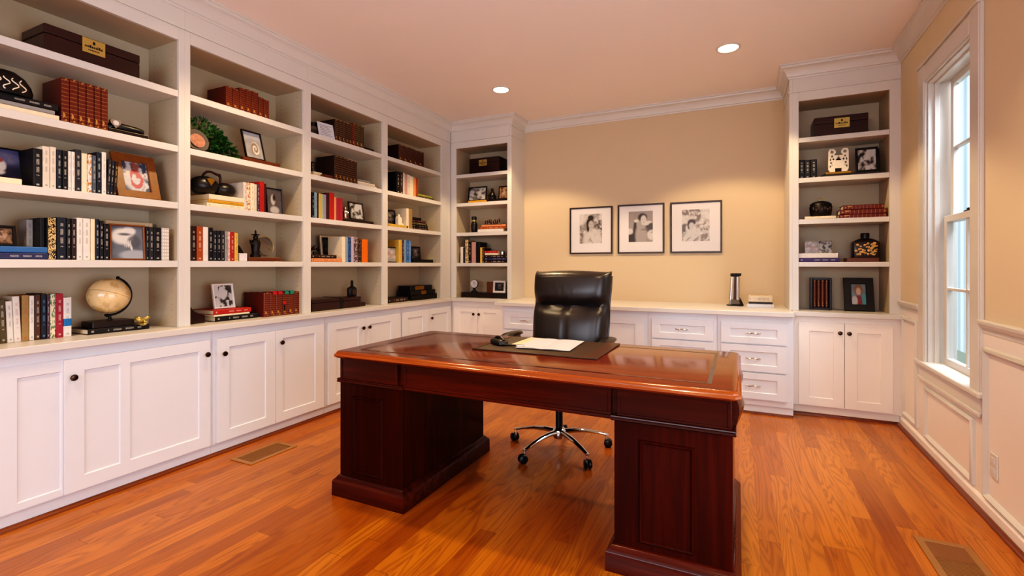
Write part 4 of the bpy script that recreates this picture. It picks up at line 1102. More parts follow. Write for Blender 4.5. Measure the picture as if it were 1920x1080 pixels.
('L', 2.0437, 0.030, 1.2484, 0.0242, 0.2007, 0.170, '2A2A30', 't', 'dark grey book, seventh from left in the standing row, fourth shelf of plant bay', 'books standing on the fourth shelf of the plant bay', dict()),
('L', 2.0656, 0.030, 1.2484, 0.0172, 0.1986, 0.170, '8E8C8A', 't', 'grey book, eighth from left in the standing row, fourth shelf of plant bay', 'books standing on the fourth shelf of the plant bay', dict()),
('L', 2.0841, 0.030, 1.2484, 0.0174, 0.1962, 0.170, 'B88C84', 'i', 'dusty pink book, ninth from left in the standing row, fourth shelf of plant bay', 'books standing on the fourth shelf of the plant bay', dict(acc='D8C8B0')),
('L', 2.1085, 0.030, 1.2484, 0.0290, 0.1977, 0.170, 'A8241E', 't', 'red book, tenth from left in the standing row, fourth shelf of plant bay', 'books standing on the fourth shelf of the plant bay', dict()),
('L', 2.1370, 0.030, 1.2484, 0.0255, 0.1922, 0.170, 'D0A850', 's', 'yellow book, eleventh from left in the standing row, fourth shelf of plant bay', 'books standing on the fourth shelf of the plant bay', dict()),
('L', 2.0176, 0.070, 0.8450, 0.0332, 0.3153, 0.220, '141418', 't', 'black book at the bottom of the stack under the white photo, plant bay', 'books lying flat on the counter of the plant bay', dict(flat=True)),
('L', 2.0069, 0.070, 0.8790, 0.0112, 0.2552, 0.220, 'E3D3B4', 'p', 'thin cream book between the red and black ones, plant bay', 'books lying flat on the counter of the plant bay', dict(flat=True)),
('L', 2.0069, 0.070, 0.8910, 0.0312, 0.2675, 0.220, 'A8241E', 's', 'red book on top of the stack under the white photo, plant bay', 'books lying flat on the counter of the plant bay', dict(flat=True)),
('L', 2.3830, 0.045, 0.8450, 0.0512, 0.1755, 0.220, '5E2214', 'g', 'short red-brown gilt volume with ribbon, first from left, counter of plant bay', 'books standing on the counter of the plant bay', dict()),
('L', 2.4338, 0.045, 0.8450, 0.0481, 0.1728, 0.220, '5E2214', 'g', 'short red-brown gilt volume with ribbon, second from left, counter of plant bay', 'books standing on the counter of the plant bay', dict()),
('L', 2.4861, 0.045, 0.8450, 0.0540, 0.1701, 0.220, '5E2214', 'g', 'short red-brown gilt volume with ribbon, third from left, counter of plant bay', 'books standing on the counter of the plant bay', dict()),
('L', 2.5397, 0.045, 0.8450, 0.0508, 0.1714, 0.220, '5E2214', 'g', 'short red-brown gilt volume with ribbon, fourth from left, counter of plant bay', 'books standing on the counter of the plant bay', dict()),
('L', 2.5924, 0.045, 0.8450, 0.0521, 0.1687, 0.220, '5E2214', 'g', 'short red-brown gilt volume with ribbon, fifth from left, counter of plant bay', 'books standing on the counter of the plant bay', dict()),
('L', 2.6426, 0.045, 0.8450, 0.0460, 0.1703, 0.220, '5E2214', 'g', 'short red-brown gilt volume with ribbon, sixth from left, counter of plant bay', 'books standing on the counter of the plant bay', dict()),
('L', 3.0364, 0.030, 2.2790, 0.0407, 0.1842, 0.210, '34221A', 'g', 'brown leather book, first from left among the old volumes, top shelf of orange-book bay', 'books standing on the top shelf of the orange-book bay', dict()),
('L', 3.0786, 0.030, 2.2790, 0.0414, 0.1867, 0.210, '34221A', 'g', 'brown leather book, second from left among the old volumes, top shelf of orange-book bay', 'books standing on the top shelf of the orange-book bay', dict()),
('L', 3.1216, 0.030, 2.2790, 0.0423, 0.1893, 0.210, '34221A', 'g', 'brown leather book, third from left among the old volumes, top shelf of orange-book bay', 'books standing on the top shelf of the orange-book bay', dict()),
('L', 3.1623, 0.030, 2.2790, 0.0367, 0.1863, 0.210, '2A1814', 'g', 'dark brown book, fourth from left among the old volumes, top shelf of orange-book bay', 'books standing on the top shelf of the orange-book bay', dict()),
('L', 3.2005, 0.030, 2.2790, 0.0373, 0.1872, 0.210, '34221A', 'g', 'brown leather book, fifth from left among the old volumes, top shelf of orange-book bay', 'books standing on the top shelf of the orange-book bay', dict()),
('L', 3.2427, 0.030, 2.2790, 0.0446, 0.2032, 0.210, '5A1A14', 'g', 'red leather book, sixth from left among the old volumes, top shelf of orange-book bay', 'books standing on the top shelf of the orange-book bay', dict()),
('L', 3.2889, 0.030, 2.2790, 0.0454, 0.2060, 0.210, '3A3220', 'g', 'olive leather book, seventh from left among the old volumes, top shelf of orange-book bay', 'books standing on the top shelf of the orange-book bay', dict()),
('L', 3.3394, 0.030, 2.2790, 0.0533, 0.2049, 0.210, '3A3220', 'g', 'olive leather book, eighth from left among the old volumes, top shelf of orange-book bay', 'books standing on the top shelf of the orange-book bay', dict()),
('L', 2.8536, 0.100, 1.9450, 0.0292, 0.1006, 0.140, 'E3D3B4', 'p', 'cream book lying flat at the left, second shelf of orange-book bay', 'books lying flat on the second shelf of the orange-book bay', dict(flat=True)),
('L', 2.8536, 0.100, 1.9750, 0.0212, 0.0892, 0.140, 'E3D3B4', 'p', 'smaller cream book on the flat one, second shelf of orange-book bay', 'books lying flat on the second shelf of the orange-book bay', dict(flat=True)),
('L', 3.0393, 0.030, 1.9450, 0.0467, 0.2100, 0.220, '34221A', 'g', 'large dark brown gilt volume, first from left, second shelf of orange-book bay', 'books standing on the second shelf of the orange-book bay', dict()),
('L', 3.0847, 0.030, 1.9450, 0.0416, 0.2102, 0.220, '34221A', 'g', 'large dark brown gilt volume, second from left, second shelf of orange-book bay', 'books standing on the second shelf of the orange-book bay', dict()),
('L', 3.1248, 0.030, 1.9450, 0.0361, 0.2092, 0.220, '34221A', 'g', 'large dark brown gilt volume, third from left, second shelf of orange-book bay', 'books standing on the second shelf of the orange-book bay', dict()),
('L', 3.1655, 0.030, 1.9450, 0.0430, 0.2035, 0.220, '34221A', 'g', 'large dark brown gilt volume, fourth from left, second shelf of orange-book bay', 'books standing on the second shelf of the orange-book bay', dict()),
('L', 3.2102, 0.030, 1.9450, 0.0440, 0.2030, 0.220, '34221A', 'g', 'large dark brown gilt volume, fifth from left, second shelf of orange-book bay', 'books standing on the second shelf of the orange-book bay', dict()),
('L', 3.2558, 0.030, 1.9450, 0.0448, 0.2025, 0.220, '34221A', 'g', 'large dark brown gilt volume, sixth from left, second shelf of orange-book bay', 'books standing on the second shelf of the orange-book bay', dict()),
('L', 3.2921, 0.030, 1.9450, 0.0172, 0.2384, 0.140, 'D2C6B6', 't', 'lowest off-white book of the small stack right of the brown gilt set', 'books lying flat on the second shelf of the orange-book bay', dict(flat=True)),
('L', 3.2855, 0.030, 1.9630, 0.0172, 0.2231, 0.140, 'E3D3B4', 't', 'cream book in the middle of the small stack right of the brown gilt set', 'books lying flat on the second shelf of the orange-book bay', dict(flat=True)),
('L', 3.2855, 0.030, 1.9810, 0.0172, 0.1582, 0.140, '8E8C8A', 'p', 'small grey book atop the stack right of the brown gilt set', 'books lying flat on the second shelf of the orange-book bay', dict(flat=True)),
('L', 2.7877, 0.030, 1.6015, 0.0255, 0.2052, 0.170, '141418', 't', 'black book, first from left in the standing row, third shelf of orange-book bay', 'books standing on the third shelf of the orange-book bay', dict()),
('L', 2.8146, 0.030, 1.6015, 0.0258, 0.2089, 0.170, '7E98AC', 't', 'light blue book, second from left in the standing row, third shelf of orange-book bay', 'books standing on the third shelf of the orange-book bay', dict()),
('L', 2.8363, 0.030, 1.6015, 0.0152, 0.2075, 0.170, '2A1814', 'p', 'dark brown book, third from left in the standing row, third shelf of orange-book bay', 'books standing on the third shelf of the orange-book bay', dict()),
('L', 2.8555, 0.030, 1.6015, 0.0208, 0.2058, 0.170, 'D0A850', 'p', 'yellow book, fourth from left in the standing row, third shelf of orange-book bay', 'books standing on the third shelf of the orange-book bay', dict()),
('L', 2.8804, 0.030, 1.6015, 0.0267, 0.2048, 0.170, '9AA88A', 'p', 'pale green book, fifth from left in the standing row, third shelf of orange-book bay', 'books standing on the third shelf of the orange-book bay', dict()),
('L', 2.9085, 0.030, 1.6015, 0.0270, 0.2042, 0.170, '8C8494', 'p', 'pale violet book, sixth from left in the standing row, third shelf of orange-book bay', 'books standing on the third shelf of the orange-book bay', dict()),
('L', 2.9398, 0.030, 1.6015, 0.0332, 0.2217, 0.170, '3A1416', 'p', 'maroon book, seventh from left in the standing row, third shelf of orange-book bay', 'books standing on the third shelf of the orange-book bay', dict()),
('L', 2.9832, 0.030, 1.6015, 0.0513, 0.2276, 0.170, 'A8241E', 'p', 'red book, eighth from left in the standing row, third shelf of orange-book bay', 'books standing on the third shelf of the orange-book bay', dict()),
('L', 3.0214, 0.030, 1.6015, 0.0226, 0.1966, 0.170, 'D88A60', 'p', 'peach book, ninth from left in the standing row, third shelf of orange-book bay', 'books standing on the third shelf of the orange-book bay', dict()),
('L', 3.0543, 0.030, 1.6015, 0.0290, 0.1963, 0.170, '9A2438', 'p', 'crimson book, tenth from left in the standing row, third shelf of orange-book bay', 'books standing on the third shelf of the orange-book bay', dict(lean=-1)),
('L', 3.0877, 0.030, 1.6015, 0.0355, 0.1960, 0.170, '9A2438', 'p', 'crimson book, eleventh from left in the standing row, third shelf of orange-book bay', 'books standing on the third shelf of the orange-book bay', dict(lean=-1)),
('L', 2.7691, 0.030, 1.2484, 0.0292, 0.3247, 0.160, 'D88A60', 't', 'peach-orange book at the bottom of a stack, fourth shelf of orange-book bay', 'books lying flat on the fourth shelf of the orange-book bay', dict(flat=True)),
('L', 2.7691, 0.030, 1.2784, 0.0292, 0.2642, 0.160, '2A1814', 't', 'dark brown book on the peach one, fourth shelf of orange-book bay', 'books lying flat on the fourth shelf of the orange-book bay', dict(flat=True)),
('L', 3.1185, 0.030, 1.2484, 0.0360, 0.2200, 0.170, 'E3D3B4', 'p', 'cream book, first from left in the standing row, fourth shelf of orange-book bay', 'books standing on the fourth shelf of the orange-book bay', dict()),
('L', 3.1528, 0.030, 1.2484, 0.0303, 0.2172, 0.170, '7E98AC', 'p', 'light blue book, second from left in the standing row, fourth shelf of orange-book bay', 'books standing on the fourth shelf of the orange-book bay', dict()),
('L', 3.1845, 0.030, 1.2484, 0.0306, 0.2189, 0.170, '30609A', 'i', 'blue book, third from left in the standing row, fourth shelf of orange-book bay', 'books standing on the fourth shelf of the orange-book bay', dict(acc='182030')),
('L', 3.2231, 0.030, 1.2484, 0.0312, 0.2257, 0.170, 'B4A8B8', 'p', 'lilac book, fourth from left in the standing row, fourth shelf of orange-book bay', 'books standing on the fourth shelf of the orange-book bay', dict()),
('L', 3.2624, 0.030, 1.2484, 0.0450, 0.2230, 0.170, '4A3444', 'i', 'plum book, fifth from left in the standing row, fourth shelf of orange-book bay', 'books standing on the fourth shelf of the orange-book bay', dict(acc='B0A0A0')),
('L', 3.3090, 0.030, 1.2484, 0.0458, 0.2159, 0.170, '2A1814', 'i', 'dark brown book, sixth from left in the standing row, fourth shelf of orange-book bay', 'books standing on the fourth shelf of the orange-book bay', dict(acc='6A5A48')),
('L', 3.3773, 0.030, 1.2484, 0.0749, 0.2096, 0.170, 'E06A10', 'p', 'bright orange book, seventh from left in the standing row, fourth shelf of orange-book bay', 'books standing on the fourth shelf of the orange-book bay', dict()),
('L', 3.8984, 0.030, 2.2790, 0.0752, 0.1625, 0.200, '33140E', 'g', 'dark red leather volume, first from left, top shelf of bay nearest corner', 'books standing on the top shelf of the bay nearest corner', dict()),
('L', 3.9803, 0.030, 2.2790, 0.0863, 0.1647, 0.200, '33140E', 'g', 'dark red leather volume, second from left, top shelf of bay nearest corner', 'books standing on the top shelf of the bay nearest corner', dict()),
('L', 4.0647, 0.030, 2.2790, 0.0800, 0.1669, 0.200, '33140E', 'g', 'dark red leather volume, third from left, top shelf of bay nearest corner', 'books standing on the top shelf of the bay nearest corner', dict()),
('L', 4.1471, 0.030, 2.2790, 0.0825, 0.1626, 0.200, '33140E', 'g', 'dark red leather volume, fourth from left, top shelf of bay nearest corner', 'books standing on the top shelf of the bay nearest corner', dict()),
('L', 4.2370, 0.030, 2.2790, 0.0947, 0.1648, 0.200, '33140E', 'g', 'dark red leather volume, fifth from left, top shelf of bay nearest corner', 'books standing on the top shelf of the bay nearest corner', dict()),
('L', 3.8520, 0.030, 1.9450, 0.0488, 0.2177, 0.200, '141418', 't', 'black book, first from left in the standing row, second shelf of bay nearest corner', 'books standing on the second shelf of the bay nearest corner', dict()),
('L', 3.9025, 0.030, 1.9450, 0.0498, 0.2213, 0.200, '34221A', 't', 'brown leather book, second from left in the standing row, second shelf of bay nearest corner', 'books standing on the second shelf of the bay nearest corner', dict()),
('L', 3.9409, 0.030, 1.9450, 0.0247, 0.2226, 0.200, 'D2C6B6', 'p', 'off-white book, third from left in the standing row, second shelf of bay nearest corner', 'books standing on the second shelf of the bay nearest corner', dict()),
('L', 3.9757, 0.030, 1.9450, 0.0425, 0.2122, 0.200, 'B88C84', 'p', 'dusty pink book, fourth from left in the standing row, second shelf of bay nearest corner', 'books standing on the second shelf of the bay nearest corner', dict()),
('L', 4.0198, 0.030, 1.9450, 0.0432, 0.2143, 0.200, 'D2C6B6', 't', 'off-white book, fifth from left in the standing row, second shelf of bay nearest corner', 'books standing on the second shelf of the bay nearest corner', dict()),
('L', 4.0691, 0.030, 1.9450, 0.0530, 0.2060, 0.200, 'E3D3B4', 'p', 'cream book, sixth from left in the standing row, second shelf of bay nearest corner', 'books standing on the second shelf of the bay nearest corner', dict()),
('L', 4.1192, 0.030, 1.9450, 0.0448, 0.1975, 0.200, 'D88A60', 'p', 'peach book, seventh from left in the standing row, second shelf of bay nearest corner', 'books standing on the second shelf of the bay nearest corner', dict()),
('L', 4.1609, 0.030, 1.9450, 0.0362, 0.2044, 0.200, 'A04A20', 'p', 'rust orange book, eighth from left in the standing row, second shelf of bay nearest corner', 'books standing on the second shelf of the bay nearest corner', dict()),
('L', 4.1515, 0.030, 1.9450, 0.0212, 0.3145, 0.150, '4E4424', 't', 'olive book lying flat right of the rust one, second shelf nearest the corner', 'books lying flat on the second shelf of the bay nearest corner', dict(flat=True)),
('L', 4.1515, 0.030, 1.9670, 0.0212, 0.2939, 0.150, '8A8A34', 't', 'yellow-green book lying on the olive one, second shelf nearest the corner', 'books lying flat on the second shelf of the bay nearest corner', dict(flat=True)),
('L', 3.6980, 0.030, 1.6015, 0.0292, 0.3084, 0.130, 'D0A850', 't', 'yellow book lying flat under the pale figure, third shelf nearest the corner', 'books lying flat on the third shelf of the bay nearest corner', dict(flat=True)),
('L', 4.0020, 0.030, 1.6015, 0.0429, 0.2072, 0.170, 'E3D3B4', 'p', 'cream book, first from left by the white figure, third shelf of bay nearest corner', 'books standing on the third shelf of the bay nearest corner', dict()),
('L', 4.0511, 0.030, 1.6015, 0.0527, 0.2069, 0.170, '9A7A4C', 'p', 'tan book, second from left by the white figure, third shelf of bay nearest corner', 'books standing on the third shelf of the bay nearest corner', dict()),
('L', 4.0962, 0.030, 1.6015, 0.0252, 0.2678, 0.140, '2A1814', 't', 'dark brown book lowest in the dark stack, third shelf nearest the corner', 'books lying flat on the third shelf of the bay nearest corner', dict(flat=True)),
('L', 4.0962, 0.030, 1.6275, 0.0252, 0.2578, 0.140, '141418', 's', 'black book second in the dark stack, third shelf nearest the corner', 'books lying flat on the third shelf of the bay nearest corner', dict(flat=True)),
('L', 4.0962, 0.030, 1.6535, 0.0252, 0.2478, 0.140, '4E4424', 't', 'olive book third in the dark stack, third shelf nearest the corner', 'books lying flat on the third shelf of the bay nearest corner', dict(flat=True)),
('L', 4.0962, 0.030, 1.6795, 0.0252, 0.2181, 0.140, '3A1416', 's', 'maroon book fourth in the dark stack, third shelf nearest the corner', 'books lying flat on the third shelf of the bay nearest corner', dict(flat=True)),
('L', 4.0962, 0.030, 1.7055, 0.0232, 0.1403, 0.140, '141418', 'p', 'small black book topmost of the dark stack, third shelf nearest the corner', 'books lying flat on the third shelf of the bay nearest corner', dict(flat=True)),
('L', 3.8855, 0.030, 1.2484, 0.0495, 0.2292, 0.160, 'D0A850', 'p', 'yellow book, first from left by brown frame, fourth shelf of bay nearest corner', 'books standing on the fourth shelf of the bay nearest corner', dict()),
('L', 3.9281, 0.030, 1.2484, 0.0332, 0.2258, 0.160, '4A3444', 't', 'plum book, second from left by brown frame, fourth shelf of bay nearest corner', 'books standing on the fourth shelf of the bay nearest corner', dict()),
('L', 3.9627, 0.030, 1.2484, 0.0335, 0.2329, 0.160, '7E98AC', 't', 'light blue book, third from left by brown frame, fourth shelf of bay nearest corner', 'books standing on the fourth shelf of the bay nearest corner', dict()),
('L', 4.0020, 0.030, 1.2484, 0.0429, 0.2293, 0.160, '30609A', 't', 'blue book, fourth from left by brown frame, fourth shelf of bay nearest corner', 'books standing on the fourth shelf of the bay nearest corner', dict()),
('L', 4.0420, 0.030, 1.2484, 0.0346, 0.2256, 0.160, '5A88C0', 't', 'sky blue book, fifth from left by brown frame, fourth shelf of bay nearest corner', 'books standing on the fourth shelf of the bay nearest corner', dict()),
('L', 3.7459, 0.070, 0.8450, 0.0442, 0.3124, 0.180, '34221A', 't', 'flat brown leather book, counter of the bay nearest the corner', 'books lying flat on the counter of the bay nearest corner', dict(flat=True)),
('C', -2.8409, 0.030, 1.9450, 0.0252, 0.2397, 0.140, 'C8922E', 'p', 'ochre book lying under the photo, second shelf of corner bookcase', 'books lying flat on the second shelf of the corner bookcase', dict(flat=True)),
('C', -2.7129, 0.030, 1.6015, 0.0332, 0.3294, 0.150, 'DDD6CE', 'p', 'white book at the bottom of the stack, third shelf of corner bookcase', 'books lying flat on the third shelf of the corner bookcase', dict(flat=True)),
('C', -2.6918, 0.030, 1.6355, 0.0252, 0.3349, 0.150, 'A04A20', 't', 'rust book on the white one, third shelf of corner bookcase', 'books lying flat on the third shelf of the corner bookcase', dict(flat=True)),
('C', -2.6638, 0.030, 1.6615, 0.0212, 0.3069, 0.150, 'D88A60', 'p', 'peach book topmost of the stack, third shelf of corner bookcase', 'books lying flat on the third shelf of the corner bookcase', dict(flat=True)),
('C', -2.9314, 0.030, 1.2484, 0.0353, 0.1886, 0.170, 'DDD6CE', 'p', 'white book, first from left in the standing row, fourth shelf of corner bookcase', 'books standing on the fourth shelf of the corner bookcase', dict()),
('C', -2.8986, 0.030, 1.2484, 0.0278, 0.1818, 0.170, '2A2A30', 'p', 'dark grey book, second from left in the standing row, fourth shelf of corner bookcase', 'books standing on the fourth shelf of the corner bookcase', dict()),
('C', -2.8625, 0.030, 1.2484, 0.0420, 0.2683, 0.170, '9A7A4C', 'i', 'tan book, third from left in the standing row, fourth shelf of corner bookcase', 'books standing on the fourth shelf of the corner bookcase', dict(acc='E0C8A0')),
('C', -2.8194, 0.030, 1.2484, 0.0417, 0.2487, 0.170, '141418', 't', 'black book, fourth from left in the standing row, fourth shelf of corner bookcase', 'books standing on the fourth shelf of the corner bookcase', dict()),
('C', -2.7695, 0.030, 1.2484, 0.0557, 0.2415, 0.170, 'B88C84', 'p', 'dusty pink book, fifth from left in the standing row, fourth shelf of corner bookcase', 'books standing on the fourth shelf of the corner bookcase', dict()),
('C', -2.7130, 0.030, 1.2484, 0.0551, 0.2403, 0.170, '141418', 'p', 'black book, sixth from left in the standing row, fourth shelf of corner bookcase', 'books standing on the fourth shelf of the corner bookcase', dict()),
('C', -2.6708, 0.030, 1.2484, 0.0268, 0.1781, 0.170, 'D0A850', 'p', 'yellow book, seventh from left in the standing row, fourth shelf of corner bookcase', 'books standing on the fourth shelf of the corner bookcase', dict()),
('C', -2.6429, 0.030, 1.2484, 0.0267, 0.1716, 0.170, '2A1814', 't', 'dark brown book, eighth from left in the standing row, fourth shelf of corner bookcase', 'books standing on the fourth shelf of the corner bookcase', dict()),
('C', -2.6255, 0.030, 1.2484, 0.0292, 0.2819, 0.150, '2A1814', 't', 'dark brown book lowest in the stack, fourth shelf of corner bookcase', 'books lying flat on the fourth shelf of the corner bookcase', dict(flat=True)),
('C', -2.6255, 0.030, 1.2784, 0.0292, 0.2819, 0.150, '2B2F52', 's', 'indigo book second in the stack, fourth shelf of corner bookcase', 'books lying flat on the fourth shelf of the corner bookcase', dict(flat=True)),
('C', -2.6220, 0.030, 1.3084, 0.0272, 0.2651, 0.150, '2A1814', 't', 'dark brown book third in the stack, fourth shelf of corner bookcase', 'books lying flat on the fourth shelf of the corner bookcase', dict(flat=True)),
('C', -2.6220, 0.030, 1.3364, 0.0232, 0.1712, 0.150, 'E3D3B4', 'p', 'cream book fourth in the stack, fourth shelf of corner bookcase', 'books lying flat on the fourth shelf of the corner bookcase', dict(flat=True)),
('C', -2.6255, 0.030, 1.3604, 0.0252, 0.1680, 0.150, 'A8241E', 't', 'red book topmost in the stack, fourth shelf of corner bookcase', 'books lying flat on the fourth shelf of the corner bookcase', dict(flat=True)),
('D', 0.4785, 0.030, 1.9450, 0.0390, 0.1552, 0.190, '141418', 't', 'black book, first from left in the standing row, second shelf of window bookcase', 'books standing on the second shelf of the window bookcase', dict()),
('D', 0.5204, 0.030, 1.9450, 0.0424, 0.1512, 0.190, '141418', 't', 'black book, second from left in the standing row, second shelf of window bookcase', 'books standing on the second shelf of the window bookcase', dict()),
('D', 0.5648, 0.030, 1.9450, 0.0439, 0.1515, 0.190, '141418', 't', 'black book, third from left in the standing row, second shelf of window bookcase', 'books standing on the second shelf of the window bookcase', dict()),
('D', 0.5005, 0.030, 1.6015, 0.0232, 0.2194, 0.190, 'E3D3B4', 'p', 'cream book lying under the black lidded jar, window bookcase', 'books lying flat on the third shelf of the window bookcase', dict(flat=True)),
('D', 0.7380, 0.030, 1.6015, 0.0292, 0.3108, 0.170, '5A1A14', 'g', 'lowest red leather book of the flat trio, window bookcase', 'books lying flat on the third shelf of the window bookcase', dict(flat=True)),
('D', 0.7452, 0.030, 1.6315, 0.0372, 0.3036, 0.170, '5A1A14', 'g', 'middle red leather book of the flat trio, window bookcase', 'books lying flat on the third shelf of the window bookcase', dict(flat=True)),
('D', 0.7669, 0.030, 1.6695, 0.0352, 0.2684, 0.170, '5A1A14', 'g', 'topmost red leather book of the flat trio, window bookcase', 'books lying flat on the third shelf of the window bookcase', dict(flat=True)),
('D', 0.4584, 0.030, 1.2484, 0.0312, 0.2832, 0.160, '3A2A60', 's', 'purple book at the bottom under the white one, window bookcase', 'books lying flat on the fourth shelf of the window bookcase', dict(flat=True)),
('D', 0.4584, 0.030, 1.2804, 0.0392, 0.2724, 0.160, 'DDD6CE', 'p', 'white book lying on the purple one, window bookcase', 'books lying flat on the fourth shelf of the window bookcase', dict(flat=True)),
]
for b in BOOKS: book(*b[:9], label=b[9], group=b[10], **b[11])

# ------------------------------------------------------------------ ornaments
def chest(loc, rotz, w, h, dep, label, plate=None, lid=.33, mat='mahog_s', group=None):
    t = thing('keepsake_box', label, 'box', loc, (0, 0, rotz), group)
    BX(-w / 2, w / 2, 0, dep, 0, h * (1 - lid) - .001).build('box_body', mat, t, bevel=.003)
    BX(-w / 2 - .001, w / 2 + .001, -.001, dep + .001, h * (1 - lid) + .001, h).build('lid', mat, t, bevel=.004)
    if plate:
        x0, x1, z0, z1 = plate
        p = BX(x0, x1, -.0035, -.0005, z0, z1).build('brass_plate', 'brass', t, bevel=.001)
        g = MB(); cx = (x0 + x1) / 2; w_ = x1 - x0; h_ = z1 - z0
        g.ell((cx, -.0036, z0 + h_ * .75), (w_ * .06, .001, h_ * .12), 10, 6)
        rr = random.Random(4)
        x = x0 + w_ * .1
        while x < x1 - w_ * .12:
            ww = w_ * rr.uniform(.03, .08); g.box(x, x + ww, -.0042, -.0034, z0 + h_ * .38, z0 + h_ * rr.uniform(.48, .58)); x += ww + w_ * .025
        x = x0 + w_ * .25
        while x < x1 - w_ * .25:
            ww = w_ * rr.uniform(.03, .06); g.box(x, x + ww, -.0042, -.0034, z0 + h_ * .18, z0 + h_ * .26); x += ww + w_ * .025
        g.build('engraving', 'iron', p)
    return t
def slab(wall, s, d, z, w, h, dep, mat, label, cat='stand', name='display_stand'):
    o = BX(-w / 2, w / 2, 0, dep, 0, h).build(name, mat, None, P(wall, s, d, z), (0, 0, ROTZ[wall]), bevel=min(.003, h / 4))
    return tag(o, label, cat)
def at(wall, s, d, z, name, label, cat, yaw=0, group=None):
    return thing(name, label, cat, P(wall, s, d, z), (0, 0, ROTZ[wall] + R(yaw)), group)

chest(P('L', 1.3512, .04, 2.279), ROTZ['L'], 0.4166, 0.1423, .24, 'long dark wooden box with brass plate on the top shelf of the globe bay', (-0.0575, 0.0425, 0.0624, 0.1384))
o = at('L', 1.0071, .06, 2.0270, 'carved_ornament', 'dark rounded ornament with pale scrollwork standing on the flat books', 'ornament')
g = MB(); g.lathe([(.075, 0), (.078, .02), (.072, .05), (.055, .085), (.03, .108), (.002, .115)], 24); b = g.build('body', 'iron', o, smooth=True); b.scale = (1.3, .7, 1)
g = MB(); rr = random.Random(3)
for k in range(5):
    a0 = -2.3 + k * .32; pts = [(1.3 * (.077 - .5 * max(0, zz - .03) ** 1.35 * 2.2) * math.cos(a0 + .12 * math.sin(zz * 130 + k)), .7 * (.079 - .5 * max(0, zz - .03) ** 1.35 * 2.2) * math.sin(a0 + .12 * math.sin(zz * 130 + k)), zz) for zz in [.012 + .0045 * j for j in range(14)]]
    g.tube(pts, .0025, 5)
g.build('scrollwork', 'ivory', o, smooth=True)
slab('L', 1.5107, .05, 1.945, 0.1957, .03, .14, 'darkwood', 'dark wooden base under the small silver heart clock, globe bay')
o = at('L', 1.5207, .08, 1.9750, 'desk_clock', 'small silver heart-shaped clock with a black bar on a dark base', 'clock')
g = MB(); g.prism([(-.062 + .026 * (abs(math.sin(q)) ** 3) * (1 if math.sin(q) > 0 else -1), .036 + .0018 * (13 * math.cos(q) - 5 * math.cos(2 * q) - 2 * math.cos(3 * q) - math.cos(4 * q))) for q in [2 * PI * k / 32 for k in range(32)]], -.008, .012, 'y'); g.build('dial_case', 'silver', o, smooth=True)
g = MB(); g.prism([(-.062 + .014 * math.cos(q), .038 + .014 * math.sin(q)) for q in [2 * PI * k / 20 for k in range(20)]], -.0095, -.007, 'y'); g.build('dial', 'matboard', o)
g = MB(); g.tube([(-.10, .03, .014), (-.07, .03, .022), (-.02, .02, .026), (.05, .02, .024), (.085, .02, .022)], [.012, .02, .022, .021, .016], 14); g.build('bar', 'black', o, smooth=True)
photo_frame(P('L', 1.0261, 0.140, 1.6325), ROTZ['L'], 0.1583, 0.1635, 0.006, 'frameblack', 'rider', 'dark unframed action picture leaning behind the cream book, globe bay', 14, 0, yaw=0, n=40, th=0.016, group='photo frames on the shelves')
photo_frame(P('L', 1.5699, 0.050, 1.6015), ROTZ['L'], 0.2198, 0.2700, 0.045, 'framewood', 'player', 'wide brown wooden photo frame leaning back on the third shelf, globe bay', 17, 0, yaw=0, n=26, th=0.022, group='photo frames on the shelves')
photo_frame(P('L', 1.0143, 0.080, 1.3104), ROTZ['L'], 0.0873, 0.0985, 0.012, 'frameblack', 'brownish', 'small dark framed picture standing on the blue flat book, globe bay', 8, 0, yaw=0, n=22, th=0.016, group='photo frames on the shelves')
tag(BX(-0.1186, 0.1186, 0, .02, 0, 0.2300).build('folder', 'manila', None, P('L', 1.5964, .21, 1.2484), (0, 0, ROTZ['L']), bevel=.002), 'cream folder standing behind the grey-white bird picture, fourth shelf of globe bay', 'folder')
photo_frame(P('L', 1.5003, 0.030, 1.2484), ROTZ['L'], 0.1736, 0.2004, 0.01, 'midwood', 'bird', 'thin-framed picture of a white animal head among black books, globe bay', 3, 0, yaw=0, n=40, th=0.016, group='photo frames on the shelves')
o = at('L', 1.4658, .15, 0.8750, 'table_globe', 'small cream antique globe on a dark wooden base in the bookcase', 'globe')
BX(-.10, .10, -.045, .075, 0, .035).build('base', 'darkwood', o, bevel=.004)
g = MB(); g.lathe([(.016, .035), (.008, .045), (.006, .062)], 12); g.build('stem', 'iron', o, smooth=True)
rg = .098; gc = (0, .01, .062 + .012 + rg)
g = MB(); g.ell((0, 0, 0), (rg, rg, rg), 40, 24); s = g.build('sphere', 'globe', o, gc, (0, R(23.5), R(20)), True)
g = MB(); g.tube([(gc[0] + (rg + .011) * math.sin(q), gc[1] - .002, gc[2] + (rg + .011) * math.cos(q)) for q in [R(20 + k * 9.5) for k in range(19)]], .006, 10)
for q in (R(23.5), R(183.5)): g.ell((gc[0] + (rg + .012) * math.sin(q), gc[1], gc[2] + (rg + .012) * math.cos(q)), (.010, .010, .010), 10, 6)
g.build('meridian_arm', 'iron', o, smooth=True)
o = at('L', 1.6008, .105, 0.8750, 'trinket', 'small gold knot-shaped trinket on the black book right of the globe', 'ornament')
g = MB(); g.tube([(.026 * (math.sin(q) + 1.2 * math.sin(2 * q)) / 1.6, .018 * math.sin(3 * q) - .01, .024 + .024 * (math.cos(q) - 1.2 * math.cos(2 * q)) / 2.2) for q in [2 * PI * k / 48 for k in range(49)]], .0095, 8); g.build('knot', 'brass', o, smooth=True)
